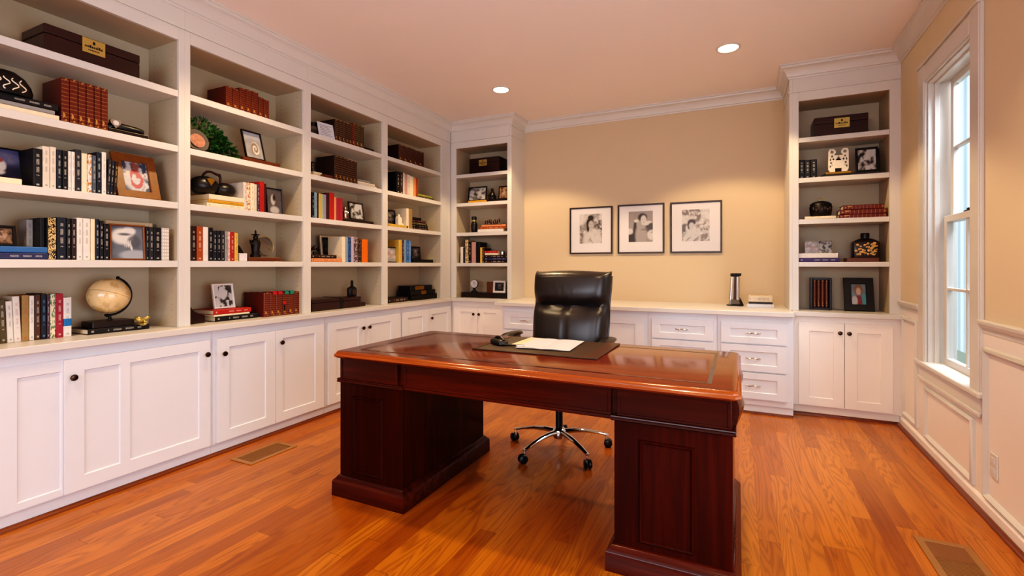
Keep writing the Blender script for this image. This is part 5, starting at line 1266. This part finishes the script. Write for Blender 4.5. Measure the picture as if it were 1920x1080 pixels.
g = MB(); g.lathe([(.022, 0), (.024, .004), (.012, .012)], 16); g.build('foot', 'brass', o, smooth=True)
o = at('L', 1.9787, .165, 1.945, 'potted_plant', 'bushy trailing green plant standing on the second shelf of its bay', 'plant')
g = MB(); g.lathe([(.04, 0), (.055, .01), (.066, .07), (.062, .075), (.05, .07), (.002, .066)], 20); g.build('pot', 'darkwood', o, smooth=True)
rr = random.Random(12)
def clump(n, cs, name, mat):
    g = MB()
    for k in range(n):
        cx, cy, cz, rx, ry, rz = rr.choice(cs)
        q = Vector((rr.gauss(0, 1), rr.gauss(0, 1), rr.gauss(0, 1))).normalized() * rr.uniform(.55, 1) ** .5
        p = Vector((cx + q.x * rx, cy + q.y * ry, cz + q.z * rz))
        dr_ = (q + Vector((rr.uniform(-.5, .5), -.4, rr.uniform(-.6, .4)))).normalized(); sd = dr_.cross(Vector((rr.uniform(-1, 1), rr.uniform(-1, 1), 1))).normalized()
        nn = dr_.cross(sd); L_ = rr.uniform(.02, .036); w_ = L_ * .36
        g.face([Vector((max(-0.1547, c_.x), min(.12, max(-.06 if c_.x < .03 else -.135, c_.y)), min(.28, max(.006, c_.z)))) for c_ in (p, p + dr_ * L_ * .45 + sd * w_ + nn * .004, p + dr_ * L_, p + dr_ * L_ * .45 - sd * w_ + nn * .004)])
    return g.build(name, mat, o)
clump(620, [(-.02, -.04, .15, .10, .075, .085), (.05, -.05, .11, .09, .06, .065)], 'foliage', 'leaf')
clump(420, [(.12, -.07, .055, .065, .05, .055), (.15, -.08, .035, .045, .04, .035), (.09, -.07, .09, .05, .05, .045)], 'trailing_foliage', 'leaf')
g = MB()
for k in range(9): g.tube([(0, 0, .05), (.02 * k - .06, -.03, .1 + .004 * k), (.03 * k - .09, -.05, .13 - .01 * k)], .003, 5)
g.build('stem', 'leafd', o, smooth=True)
o = at('L', 1.8975, .05, 1.945, 'display_plate', 'round glass plate with a reddish picture standing in front of the plant', 'plate')
g = MB(); g.lathe([(.001, 0), (.045, .001), (.072, .006), (.074, .009), (.045, .006), (.001, .005)], 32); g.build('dish', 'glassware', o, (0, .025, .074), (R(76), 0, 0), True)
g = MB(); g.lathe([(.001, 0), (.046, .001), (.046, .002), (.001, .002)], 24); g.build('medallion', plain('painted_medallion', 'A8705A', .35, var=.8, scale=38), o, (0, .012, .072), (R(76), 0, 0), True)
g = MB(); g.box(-.03, .03, .0, .06, 0, .006).box(-.03, .03, .0, .006, 0, .014); g.build('stand', 'iron', o)
slab('L', 2.3352, .03, 1.945, 0.2934, .030, .15, 'slab', 'walnut slab under the leaning grey photo, second shelf of plant bay')
photo_frame(P('L', 2.3027, 0.050, 1.9750), ROTZ['L'], 0.1506, 0.2150, 0.009, 'frameblack', 'shell', 'dark-framed photo of a spiral shell leaning on a walnut slab, plant bay', 16, 0, yaw=0, n=30, th=0.016, group='photo frames on the shelves')
o = at('L', 2.0282, .13, 1.6835, 'double_flask', 'round black double flask with yellow emblem on a stack of cream books', 'flask')
g = MB(); g.ell((-.048, 0, .062), (.092, .07, .064), 28, 16); g.ell((.085, -.005, .050), (.072, .06, .050), 24, 14); g.build('body', 'black', o, smooth=True)
g = MB(); g.prism([(-.075, .098), (-.068, .104), (-.045, .106), (-.028, .102), (-.022, .094), (-.046, .058)], -.0735, -.058, 'y'); g.build('emblem', 'gold', o)
g = MB(); g.tube([(-.075, -.05, .03), (-.085, -.058, .06), (-.07, -.063, .09), (-.045, -.066, .10), (-.02, -.064, .09), (-.008, -.060, .06), (-.015, -.055, .03)], .003, 6); g.build('rim', 'iron', o, smooth=True)
g = MB(); g.tube([(-.06, 0, .115), (-.05, 0, .14), (-.03, 0, .158), (.0, 0, .162), (.03, 0, .152), (.055, 0, .148), (.062, 0, .13), (.06, 0, .095)], [.007, .008, .008, .007, .008, .011, .008, .007], 10); g.build('handle', 'leafd', o, smooth=True)
photo_frame(P('L', 2.4512, 0.040, 1.6015), ROTZ['L'], 0.1356, 0.1900, 0.006, 'frameblack', 'profile', 'small glossy photo frame right of the red book, plant bay', 5, 0, yaw=0, n=26, th=0.016, group='photo frames on the shelves')
tag(BX(-0.0295, 0.0295, 0, .06, 0, .055).build('card_box', 'matboard', None, P('L', 2.1938, .04, 1.2484), (0, 0, ROTZ['L']), bevel=.003), 'small white card box right of the yellow book, plant bay', 'box')
o = at('L', 2.2400, .14, 1.2484, 'bookend', 'dark curved bookend behind the small white card box, plant bay', 'bookend')
g = MB(); g.prism([(-.03, 0), (.055, 0), (.05, .02), (.03, .06), (.005, .10), (-.01, .115), (-.03, .12)], 0, .03, 'y'); g.build('wedge', 'darkwood', o, bevel=.004)
slab('L', 2.3653, .04, 1.2484, 0.2676, .030, .15, 'slab', 'walnut base under the brass figure with glass disc, plant bay')
o = at('L', 2.3607, .10, 1.2784, 'sculpture', 'dark metal figurine holding a round glass disc on a walnut base', 'sculpture')
g = MB(); g.lathe([(.034, 0), (.036, .012), (.026, .03), (.028, .06), (.034, .10), (.028, .12), (.014, .128), (.017, .138), (.017, .15), (.008, .158), (.03, .160), (.028, .164), (.006, .170), (.006, .19), (.001, .198)], 18, (-.03, 0, 0)); g.build('figure', 'iron', o, smooth=True)
g = MB(); g.tube([(-.055, -.02, .09), (-.075, -.01, .10), (-.07, 0, .12)], .008, 8); g.build('arm', 'iron', o, smooth=True)
g = MB(); g.lathe([(.001, 0), (.07, .0), (.07, .006), (.001, .006)], 36); g.build('disc', 'glassware', o, (.055, .01, .082), (R(82), 0, R(10)), True)
g = MB(); g.tube([(.055 + .071 * math.cos(q), .012, .082 + .071 * math.sin(q)) for q in [2 * PI * k / 36 for k in range(37)]], .003, 6); g.tube([(.0, 0, .13), (.055, .005, .09), (.10, .005, .06)], .003, 6); g.build('rim', 'brass', o, smooth=True)
photo_frame(P('L', 2.1263, 0.130, 0.9230), ROTZ['L'], 0.1475, 0.1700, 0.012, 'framewhite', 'line', 'small white photo frame leaning on the red and black books', 10, 0, yaw=0, n=30, th=0.016, group='photo frames on the shelves')
o = at('L', 1.9050, .09, 0.845, 'bookend', 'dark red bookend beside the post at counter level, plant bay', 'bookend')
g = MB(); g.prism([(-.05, 0), (.06, 0), (.058, .05), (.03, .06), (-.01, .08), (-.04, .12), (-.05, .14)], 0, .08, 'y'); g.build('wedge', 'mahog_s', o, bevel=.004)
for (s_, m_, lb_) in ((2.4449, 'red', 'red cloth tab at the left on the short gilt volumes, plant bay'), (2.4905, 'red', 'red cloth tab at the middle of the short gilt volumes, plant bay'), (2.5466, 'teal', 'teal cloth tab at the middle of the short gilt volumes, plant bay'), (2.5946, 'teal', 'teal cloth tab at the right on the short gilt volumes, plant bay')):
    tag(BX(-.017, .017, -.002, .06, 0, .0015).box(-.017, .017, -.0035, -.001, -.022, .0015).build('ribbon_tab', m_, None, P('L', s_, .043, 1.0239), (0, 0, ROTZ['L'])), lb_, 'ribbon', 'ribbon tabs on the short gilt volumes')
o = at('L', 2.5277, .041, 0.8750, 'ribbon_bookmark', 'red bookmark ribbon with round seal hanging before the short gilt volumes', 'ribbon')
g = MB(); g.box(-.004, .004, -.001, .001, 0, .055); g.build('strip', 'maroon_r' if 'maroon_r' in M else 'darkwood', o)
g = MB(); g.lathe([(.001, 0), (.014, .0), (.012, .004), (.001, .005)], 16); g.build('seal', 'red', o, (0, 0, .062), (PI / 2, 0, 0), True)
slab('L', 3.4378, .03, 2.279, 0.1204, .026, .13, 'darkwood', 'low dark wooden block at the right end, top shelf of orange-book bay', 'block', 'wooden_block')
o = at('L', 2.9321, .03, 2.279, 'greeting_card', 'pale printed card leaning against the old volumes, top shelf of orange-book bay', 'card')
g = MB(); g.box(-.075, .075, 0, .004, 0, .13); g.build('card', 'paper', o, (0, .0, .002), (R(-14), 0, R(-8)))
g = MB()
for k in range(7): g.box(-.055, .055 - .012 * (k % 3), -.0008, -.0003, .022 + k * .014, .025 + k * .014)
g.build('print', 'hole', o, (0, .0, 0), (R(-14), 0, R(-8)))
o = at('L', 2.9280, .19, 2.279, 'footed_bowl', 'dark footed bowl half hidden by the post, top shelf of orange-book bay', 'bowl')
g = MB(); g.lathe([(.05, 0), (.05, .008), (.018, .02), (.016, .06), (.03, .075), (.062, .11), (.066, .135), (.06, .135), (.05, .105), (.002, .085)], 24); g.build('vessel', 'iron', o, smooth=True)
g = MB(); g.lathe([(.001, 0), (.04, 0), (.04, .008), (.001, .008)], 20); g.build('medal', 'glassware', o, (-.05, -.068, .06), (R(75), 0, 0), True)
o = at('L', 2.8717, .13, 1.9970, 'carved_ornament', 'dark brown carved block on the cream books, second shelf of orange-book bay', 'ornament')
g = MB(); g.lathe([(.03, 0), (.034, .015), (.026, .03), (.032, .055), (.024, .075), (.01, .082), (.001, .083)], 14); g.build('body', 'darkwood', o, smooth=True)
slab('L', 2.9806, .05, 1.945, 0.1162, .035, .05, 'slab', 'small brown wooden box before the tall old set, orange-book bay', 'box', 'wooden_box')
slab('L', 3.3049, .04, 1.6015, 0.3945, .028, .15, 'darkwood', 'dark wooden base under the framed photo, third shelf of orange-book bay')
o = at('L', 3.1916, .09, 1.6295, 'statuette', 'small pale statuette right of the crimson books, orange-book bay', 'statuette')
g = MB(); g.lathe([(.024, 0), (.026, .008), (.016, .016), (.022, .045), (.018, .07), (.009, .082), (.014, .092), (.014, .104), (.001, .114)], 16); g.build('figure', 'silver', o, smooth=True)
g = MB(); g.tube([(.016, -.005, .065), (.03, -.012, .055), (.02, -.02, .045)], .006, 7); g.build('arm', 'silver', o, smooth=True)
photo_frame(P('L', 3.3224, 0.060, 1.6295), ROTZ['L'], 0.1819, 0.1650, 0.012, 'framebrown', 'bw', 'dark-framed black and white photo leaning right of the pale statuette', 10, 0, yaw=0, n=26, th=0.016, group='photo frames on the shelves')
o = at('L', 2.8646, .10, 1.3084, 'sprig_vase', 'small dark red sprig standing on the flat books, orange-book bay', 'plant')
rr = random.Random(5); g = MB()
for k in range(46):
    q = Vector((rr.gauss(0, 1), rr.gauss(0, 1), abs(rr.gauss(0, 1)))).normalized(); p = Vector((0, 0, .03)) + q * rr.uniform(.01, .035); s_ = q.cross(Vector((.3, .5, 1))).normalized() * .007
    g.face([p, p + q * .01 + s_, p + q * .022, p + q * .01 - s_])
g.build('foliage', 'leafd', o)
g = MB(); g.lathe([(.014, 0), (.018, .01), (.012, .028), (.001, .03)], 12); g.build('vase', 'darkwood', o, smooth=True)
photo_frame(P('L', 3.1467, 0.200, 1.2484), ROTZ['L'], 0.2216, 0.2350, 0.02, 'silver', 'night', 'pale metal frame with dark picture behind the flat books, orange-book bay', 6, 0, yaw=0, n=20, th=0.016, group='photo frames on the shelves')
o = chest(P('L', 2.9593, .05, 0.845), ROTZ['L'], 0.3338, .095, .2, 'long dark red-brown box at counter level, orange-book bay', None, .3, 'mahog_s')
g = MB(); g.box(0.1369, 0.1589, -.003, .203, -.0, .0975); g.build('strap', 'dark', o)
chest(P('L', 3.2367, .05, 0.845), ROTZ['L'], 0.2171, .092, .18, 'shorter dark red-brown box under the shouldered bottle, orange-book bay', None, .3, 'mahog_s')
slab('L', 3.3819, .06, 0.845, 0.0661, .036, .15, 'mahog_s', 'low dark step block right of the boxes, counter of orange-book bay', 'block', 'wooden_block')
o = at('L', 3.3269, .14, 0.9370, 'flat_bottle', 'dark shouldered bottle with stopper standing on a dark red box', 'bottle')
g = MB(); g.lathe([(.048, 0), (.052, .01), (.053, .06), (.046, .078), (.02, .09), (.015, .098), (.015, .112), (.018, .115), (.012, .118), (.016, .128), (.012, .142), (.001, .148)], 24); b = g.build('body', 'iron', o, smooth=True); b.scale = (1, .6, 1)
g = MB(); g.prism([(-.028, .02), (.028, .02), (.03, .055), (.015, .068), (-.015, .068), (-.03, .055)], -.0325, -.028, 'y'); g.build('label_plate', 'padtop', o)
photo_frame(P('L', 3.8277, 0.100, 1.6315), ROTZ['L'], 0.1719, 0.1500, 0.01, 'frameblack', 'night', 'black frame on a cream book, third shelf of the bay nearest the corner', 8, 0, yaw=0, n=16, th=0.016, group='photo frames on the shelves')
o = at('L', 3.9187, .08, 1.6315, 'statuette', 'small white house-shaped figure on the yellow book nearest the corner', 'statuette')
g = MB(); g.prism([(-.035, 0), (.06, 0), (.055, .015), (.03, .025), (.028, .07), (.012, .085), (-.012, .09), (-.03, .075), (-.03, .02)], -.02, .02, 'y'); g.build('body', 'ivory', o, bevel=.004)
g = MB(); g.ell((0, 0, .096), (.014, .013, .014), 12, 8); g.build('head', 'ivory', o, smooth=True)
photo_frame(P('L', 3.7796, 0.060, 1.2484), ROTZ['L'], 0.1858, 0.1550, 0.01, 'framebrown', 'pale', 'brown frame with pale photo, fourth shelf of the bay nearest the corner', 4, 0, yaw=0, n=16, th=0.016, group='photo frames on the shelves')
slab('L', 4.2893, .04, 1.2484, 0.3697, .035, .13, 'black', 'flat black box under the black frame, fourth shelf nearest the corner', 'box', 'flat_box')
photo_frame(P('L', 4.2380, 0.090, 1.2834), ROTZ['L'], 0.1616, 0.1400, 0.012, 'frameblack', 'night', 'small black frame standing on a flat black box nearest the corner', 6, 0, yaw=0, n=14, th=0.016, group='photo frames on the shelves')
slab('L', 4.3441, .06, 0.845, 0.4638, .055, .2, 'iron', 'lowest and longest of the stepped black boxes nearest the corner', 'box', 'stepped_box')
slab('L', 4.3336, .07, 0.9000, 0.4428, .05, .18, 'black', 'middle stepped black box nearest the corner', 'box', 'stepped_box')
slab('L', 4.3108, .08, 0.9500, 0.3972, .05, .16, 'black', 'topmost and shortest of the stepped black boxes nearest the corner', 'box', 'stepped_box')
tag(BX(0, .16, -.003, 0, -.02, .02).build('gilt_label', 'gold', None, P('L', 4.1944, .08, 0.9750), (0, 0, ROTZ['L'])), 'upper gold label on the stepped black boxes nearest the corner', 'label')
tag(BX(0, .09, -.003, 0, -.02, .02).build('gilt_label', 'gold', None, P('L', 4.2896, .07, 0.9250), (0, 0, ROTZ['L'])), 'lower gold label on the stepped black boxes nearest the corner', 'label')
chest(P('C', -2.6319, .03, 2.279), 0, 0.3893, 0.1765, .24, 'wooden box with square brass plate on the top shelf of the corner bookcase', (-0.0669, 0.0376, 0.0832, 0.1536))
photo_frame(P('C', -2.7451, 0.060, 1.9710), ROTZ['C'], 0.2415, 0.1650, 0.012, 'frameblack', 'grey', 'black-framed grey photo on the ochre book, corner bookcase', 7, 0, yaw=0, n=26, th=0.016, group='photo frames on the shelves')
slab('C', -2.4810, .04, 1.945, 0.2520, .028, .14, 'darkwood', 'dark base under the figurine and dark frame, corner bookcase')
o = at('C', -2.5571, .09, 1.9730, 'figurine', 'dark seated figurine between two dark frames, corner bookcase', 'statuette')
g = MB(); g.lathe([(.04, 0), (.046, .012), (.042, .035), (.034, .065), (.024, .09), (.012, .098), (.016, .108), (.017, .122), (.008, .132), (.001, .134)], 18); g.build('body', 'iron', o, smooth=True)
g = MB(); g.tube([(-.026, -.01, .075), (-.038, -.03, .05), (-.01, -.042, .035)], .009, 8); g.tube([(.026, -.01, .075), (.038, -.03, .05), (.01, -.042, .035)], .009, 8); g.build('arm', 'iron', o, smooth=True)
photo_frame(P('C', -2.4138, 0.070, 1.9730), ROTZ['C'], 0.1148, 0.1500, 0.01, 'frameblack', 'brownish', 'small dark frame at the right end, second shelf of corner bookcase', 8, 0, yaw=0, n=16, th=0.016, group='photo frames on the shelves')
o = at('C', -2.7969, .09, 1.6015, 'bottle', 'slim dark bottle with collared neck, third shelf of corner bookcase', 'bottle')
g = MB(); g.lathe([(.026, 0), (.034, .015), (.040, .07), (.038, .105), (.026, .125), (.022, .13), (.022, .15), (.030, .154), (.030, .185), (.024, .19), (.001, .19)], 22); g.build('body', 'black', o, smooth=True)
g = MB(); g.lathe([(.0228, .131), (.0232, .138), (.0228, .149)], 20); g.build('neck_band', 'brass', o, smooth=True)
o = at('C', -2.5501, .09, 1.6835, 'sculpture', 'dark red carved word-like sculpture lying on the stacked books, corner bookcase', 'sculpture')
g = MB(); rr = random.Random(9)
for k in range(8):
    x = -.095 + k * .026; g.tube([(x + rr.uniform(-.008, .008), rr.uniform(-.01, .01), rr.uniform(.008, .07)) for j in range(5)], .0065, 7)
g.box(-.105, .105, -.015, .015, 0, .008); g.build('carving', 'leafd', o, smooth=True)
slab('C', -2.3823, .20, 1.6015, .05, .19, .08, 'darkwood', 'tall dark block behind the stacked books, third shelf of corner bookcase', 'block', 'wooden_block')
o = at('C', -2.4219, .08, 1.3364, 'tin', 'small grey tin on the stacked books, fourth shelf of corner bookcase', 'tin')
g = MB(); g.lathe([(.03, 0), (.031, .004), (.031, .034), (.033, .036), (.033, .046), (.03, .048), (.001, .048)], 20); g.build('body', 'silver', o, smooth=True)
g = MB(); g.lathe([(.033, .0362), (.0335, .04), (.033, .0465), (.001, .049)], 20); g.build('lid', 'glassware', o, smooth=True)
slab('C', -2.6594, .06, 0.845, 0.5924, .058, .17, 'darkwood', 'long dark wooden box under the little clock, counter of corner bookcase', 'box', 'long_box')
o = at('C', -2.8177, .13, 0.9030, 'desk_clock', 'little round silver clock on a dark foot, corner bookcase', 'clock')
g = MB(); g.lathe([(.001, 0), (.05, 0), (.054, .008), (.05, .018), (.046, .014), (.001, .014)], 28); g.build('case', 'silver', o, (0, .01, .10), (PI / 2, 0, 0), True)
g = MB(); g.lathe([(.001, 0), (.046, 0), (.046, .001), (.001, .001)], 24); f_ = g.build('dial', 'matboard', o, (0, -.0045, .10), (PI / 2, 0, 0))
g = MB(); g.box(-.002, .002, -.007, -.0058, .10, .135).box(-.002, .024, -.007, -.0058, .098, .102); g.build('hands', 'black', o)
g = MB(); g.lathe([(.04, 0), (.038, .012), (.018, .022), (.014, .05)], 18); g.build('foot', 'iron', o, smooth=True)
slab('C', -2.6115, .14, 0.9030, 0.0911, .125, .02, 'midwood', 'plain brown wooden plaque left of the white frame, corner bookcase', 'plaque', 'plaque')
photo_frame(P('C', -2.4869, 0.120, 0.9030), ROTZ['C'], 0.1581, 0.1400, 0.022, 'framewhite', 'night', 'white frame with a black picture on the long box, corner bookcase', 5, 0, yaw=0, n=14, th=0.016, group='photo frames on the shelves')
chest(P('D', 0.7506, .03, 2.279), 0, 0.3640, 0.1566, .22, 'dark wooden box with brass plate on the top shelf of the window bookcase', (-0.0452, 0.0592, 0.0584, 0.1362))
slab('D', 0.8314, .035, 1.945, 0.4159, .022, .15, 'darkwood', 'long dark base under the white carving, window bookcase')
slab('D', 0.7391, .05, 1.9670, 0.1780, .018, .09, 'gold', 'small gold plinth under the white openwork carving, window bookcase', 'stand', 'gold_plinth')
o = at('D', 0.7407, .075, 1.9850, 'openwork_carving', 'white openwork carving with two round lobes on top, window bookcase', 'sculpture')
hw, hh = 0.0694, 0.1901
g = MB(); N_ = 30; K_ = 36
def inside(x, z):
    u = x / hw; v = z / hh
    body = abs(u) < .97 - .25 * max(0, .12 - v) * 5 and .0 <= v < .80 - .05 * (1 - abs(u)) * 2
    lobe = ((abs(u) - .64) / .36) ** 2 + ((v - .86) / .15) ** 2 < 1
    if not (body or lobe): return False
    if ((abs(u) - .64) / .17) ** 2 + ((v - .87) / .065) ** 2 < 1: return False
    if v < .16 and abs(u) < .34: return False                    # doorway
    if .50 < v < .70 and abs(u) < .30 * (1 - (v - .50) / .20): return False   # gable
    for hx, hz, rx, rz in ((.62, .68, .10, .05), (.78, .55, .08, .06), (.50, .55, .08, .05), (.72, .40, .09, .04), (.82, .25, .06, .05), (.35, .74, .08, .03), (.62, .30, .05, .03)):
        if ((abs(u) - hx) / rx) ** 2 + ((v - hz) / rz) ** 2 < 1: return False
    return True
for i in range(N_):
    for k in range(K_):
        x0 = -hw + 2 * hw * i / N_; z0_ = hh * k / K_
        if inside(x0 + hw / N_, z0_ + hh / K_ / 2): g.box(x0, x0 + 2 * hw / N_ + 1e-4, -.009, .009, z0_, z0_ + hh / K_ + 1e-4)
g.build('fretwork', 'ivory', o)
BX(-hw * .9, hw * .9, .012, .02, 0, hh * .6).build('backing', 'iron', o)
photo_frame(P('D', 0.9308, 0.050, 1.9670), ROTZ['D'], 0.1498, 0.2050, 0.016, 'frameblack', 'bw', 'black frame with a dark photo leaning on the long base, window bookcase', 12, 0, yaw=-4, n=26, th=0.016, group='photo frames on the shelves')
photo_frame(P('D', 1.0005, 0.140, 1.9670), ROTZ['D'], 0.0632, 0.2000, 0.012, 'frameblack', 'night', 'second black frame half hidden behind the leaning one, window bookcase', 6, 0, yaw=0, n=12, th=0.016, group='photo frames on the shelves')
o = at('D', 0.6253, .125, 1.6255, 'lidded_jar', 'black lidded jar with a ring handle on a cream book, window bookcase', 'jar')
g = MB(); g.lathe([(.062, 0), (.074, .012), (.080, .05), (.082, .085), (.074, .10)], 28); g.build('body', 'iron', o, smooth=True)
g = MB(); g.lathe([(.080, .098), (.078, .106), (.06, .122), (.025, .132), (.010, .134), (.001, .135)], 28); l_ = g.build('lid', 'black', o, smooth=True)
g = MB(); g.tube([(.012 * math.cos(q), 0, .148 + .014 * math.sin(q)) for q in [2 * PI * k / 20 for k in range(21)]], .004, 7); g.build('ring', 'brass', l_, smooth=True)
g = MB()
for q in range(-3, 4):
    a = -PI / 2 + q * .26; g.ell((.081 * math.cos(a), .081 * math.sin(a), .055 + .012 * (q % 2)), (.009, .004, .013), 8, 6)
g.build('relief', 'padtop', o, smooth=True)
photo_frame(P('D', 0.5578, 0.100, 1.3204), ROTZ['D'], 0.0994, 0.1050, 0.004, 'silver', 'pale', 'left leaf of the pale double photo on the white book, window bookcase', 6, 0, yaw=0, n=18, th=0.016, group='photo frames on the shelves')
photo_frame(P('D', 0.6562, 0.100, 1.3204), ROTZ['D'], 0.0974, 0.1050, 0.004, 'silver', 'grey', 'right leaf of the pale double photo on the white book, window bookcase', 6, 0, yaw=0, n=18, th=0.016, group='photo frames on the shelves')
slab('D', 0.9008, .05, 1.2484, 0.2113, .032, .14, 'slab', 'wooden stand under the bottle of shells, window bookcase')
o = at('D', 0.9275, .115, 1.2804, 'shell_bottle', 'square brown bottle filled with pale shells, window bookcase', 'bottle')
def sq(hw, hd, z, n=6, e=.22):
    return [(hw * (abs(math.cos(q)) ** e) * (1 if math.cos(q) > 0 else -1), hd * (abs(math.sin(q)) ** e) * (1 if math.sin(q) > 0 else -1), z) for q in [2 * PI * (k + .5) / 32 for k in range(32)]]
g = MB(); g.grid([sq(.088, .05, 0), sq(.09, .052, .006), sq(.09, .052, .12), sq(.085, .048, .132), sq(.05, .035, .15), sq(.026, .026, .158, e=.8), sq(.026, .026, .17, e=.9)], True, True); g.build('body', 'darkwood', o, smooth=True)
g = MB(); g.lathe([(.030, .168), (.030, .196), (.026, .20), (.001, .20)], 18); g.build('stopper', 'iron', o, smooth=True)
g = MB(); rr = random.Random(8)
for k in range(60):
    g.ell((rr.uniform(-.07, .07), -.049 + rr.uniform(-.003, .004), rr.uniform(.018, .118)), (rr.uniform(.008, .014), .006, rr.uniform(.007, .012)), 8, 5)
tag(g.build('shells', 'shell', o, smooth=True), kind='stuff')
o = thing('shadow_box', 'upright black shadow box showing four gilt leather spines, window bookcase', 'picture frame', P('D', 0.6331, 0.17, 0.845))
w_, h_ = 0.1569, 0.2697
g = MB(); b_ = .018; g.box(-w_ / 2, -w_ / 2 + b_, 0, .05, 0, h_).box(w_ / 2 - b_, w_ / 2, 0, .05, 0, h_).box(-w_ / 2 + b_, w_ / 2 - b_, 0, .05, 0, b_).box(-w_ / 2 + b_, w_ / 2 - b_, 0, .05, h_ - b_, h_).box(-w_ / 2 + b_, w_ / 2 - b_, .04, .05, b_, h_ - b_)
g.build('frame', 'frameblack', o, bevel=.002)
iw = (w_ - 2 * b_ - .006) / 4
for k in range(4):
    g = MB(); a_ = iw / 2 - .001; g.grid([[(a_ * math.cos(q), -.012 * math.sin(q), zz) for q in [PI * j / 8 for j in range(9)]] + [(-a_, .012, zz), (a_, .012, zz)] for zz in (0, h_ - 2 * b_ - .006)], True, True)
    g.build('gilt_spine', spine('6A3416', 'g', 'D8B070'), o, (-w_ / 2 + b_ + .003 + iw * (k + .5), .024, b_ + .003))
photo_frame(P('D', 0.8945, 0.120, 0.8450), ROTZ['D'], 0.2037, 0.2750, 0.052, 'frameblack', 'child', 'large black frame with a colour photo leaning back, window bookcase', 14, 0, yaw=0, n=30, th=0.022, group='photo frames on the shelves')
o = thing('desk_speaker', 'slim upright silver speaker on a black foot, standing on the far counter', 'speaker', (-0.030, 4.94, 0.845), (0, 0, R(14)))
def slabz(x0b, x1b, x0t, x1t, y0, y1, z0, z1):
    g = MB(); g.grid([[(x0b, y0, z0), (x1b, y0, z0), (x1b, y1, z0), (x0b, y1, z0)], [(x0t, y0, z1), (x1t, y0, z1), (x1t, y1, z1), (x0t, y1, z1)]], True, True); return g
slabz(-.050, -.012, -.034, -.006, -.02, .02, .045, .275).build('left_column', 'silver', o, bevel=.008, seg=3)
slabz(.008, .040, .010, .040, -.02, .02, .0, .275).build('right_column', 'silver', o, bevel=.008, seg=3)
slabz(-.014, .010, -.008, .012, -.01, .015, .03, .28).build('grille', 'padedge', o, bevel=.002)
slabz(-.036, .050, -.034, .054, -.024, .024, .275, .302).build('cap', 'iron', o, bevel=.004)
g = MB(); g.lathe([(.072, 0), (.072, .006), (.05, .012), (.03, .02)], 28); g.build('foot', 'black', o, smooth=True)
g = MB(); g.prism([(-.055, .006), (.03, .006), (.025, .055), (-.04, .06)], -.04, .01, 'y'); g.build('bracket', 'glassware', o, bevel=.004)
slabz(.060, .084, .03, .05, .01, .03, .0, .075).build('strut', 'black', o, bevel=.003)
g = MB(); g.tube([(.04, -.01, .016), (.06, -.05, .006), (.045, -.09, .005), (.0, -.12, .005)], .004, 6); g.build('cable', 'black', o, smooth=True)
o = flat('magazine', [(.07, 4.78), (.285, 4.78), (.285, 5.06), (.07, 5.06)], 0.845, .03, 'paper', 'thick white papers at the bottom of the pile on the far counter', 'magazine', 'pile on the far counter')
o = flat('magazine', [(.085, 4.81), (.275, 4.805), (.28, 5.07), (.09, 5.075)], 0.8750, .016, 'iron', 'thin dark magazine in the middle of the pile on the far counter', 'magazine', 'pile on the far counter')
b_ = book('W', .084, -0.315, 0.8910, .055, .188, .22, 'CDB9A0', 't', '4A3038', 'beige book with a dark title on top of the pile, far counter', 'pile on the far counter', flat=True)

# ------------------------------------------------------------------ floor vents
def vent(x0, x1, y0, y1, label, part):
    t = thing('floor_vent', label, 'floor vent', ((x0 + x1) / 2, (y0 + y1) / 2, 0), group='floor vents')
    a, b = (x1 - x0) / 2, (y1 - y0) / 2; m = .028
    g = MB(); g.box(-a, a, -b, -b + m, 0, .006).box(-a, a, b - m, b, 0, .006).box(-a, -a + m, -b + m, b - m, 0, .006).box(a - m, a, -b + m, b - m, 0, .006); g.build('frame', 'vent', t, bevel=.002)
    g = MB(); g.box(-a + m, a - m, -b + m, b - m, 0, .0012); g.build('duct', 'ventd', t)
    g = MB()
    y = -b + m + .006
    while y < b - m - .004:
        if part and y > .02: break
        g.box(-a + m, a - m, y, y + .004, .001, .005); y += .011
    g.build('louvre', 'vent', t)
    if part: BX(-a + m, a - m, .02, b - m, .001, .004).build('damper_plate', plain('damper_metal', '7A4E2C', .5), t)
    return t
vent(-2.885, -2.685, 1.95, 2.29, 'tan floor vent beside the cabinets under the plant bay', False)
vent(.712, .905, 2.36, 2.715, 'tan floor vent with half-closed damper near the window wall', True)

# ------------------------------------------------------------------ camera
cam = bpy.data.cameras.new('camera'); co = bpy.data.objects.new('camera', cam); C.objects.link(co)
co.location = (0, 0, 1.22); co.rotation_euler = (PI / 2, 0, R(25.355))
cam.sensor_width = 36; cam.lens = 895.37 * 36 / 1920; cam.shift_y = -(540 - 497.7) / 1920
cam.clip_start = .05
sc = bpy.context.scene
sc.camera = co
sc.view_settings.view_transform = VIEW
sc.view_settings.look = LOOK
sc.view_settings.exposure = EXPO
sc.cycles.use_denoising = True
sc.cycles.max_bounces = 10
sc.cycles.diffuse_bounces = 6
sc.cycles.sample_clamp_indirect = 6

# CURVE: gentle film-like contrast
sc.view_settings.use_curve_mapping = True
cm = sc.view_settings.curve_mapping
c_ = cm.curves[3]
c_.points[0].location = (0, 0); c_.points[-1].location = (1, 1)
for x_, y_ in TONE: c_.points.new(x_, y_)
cm.update()
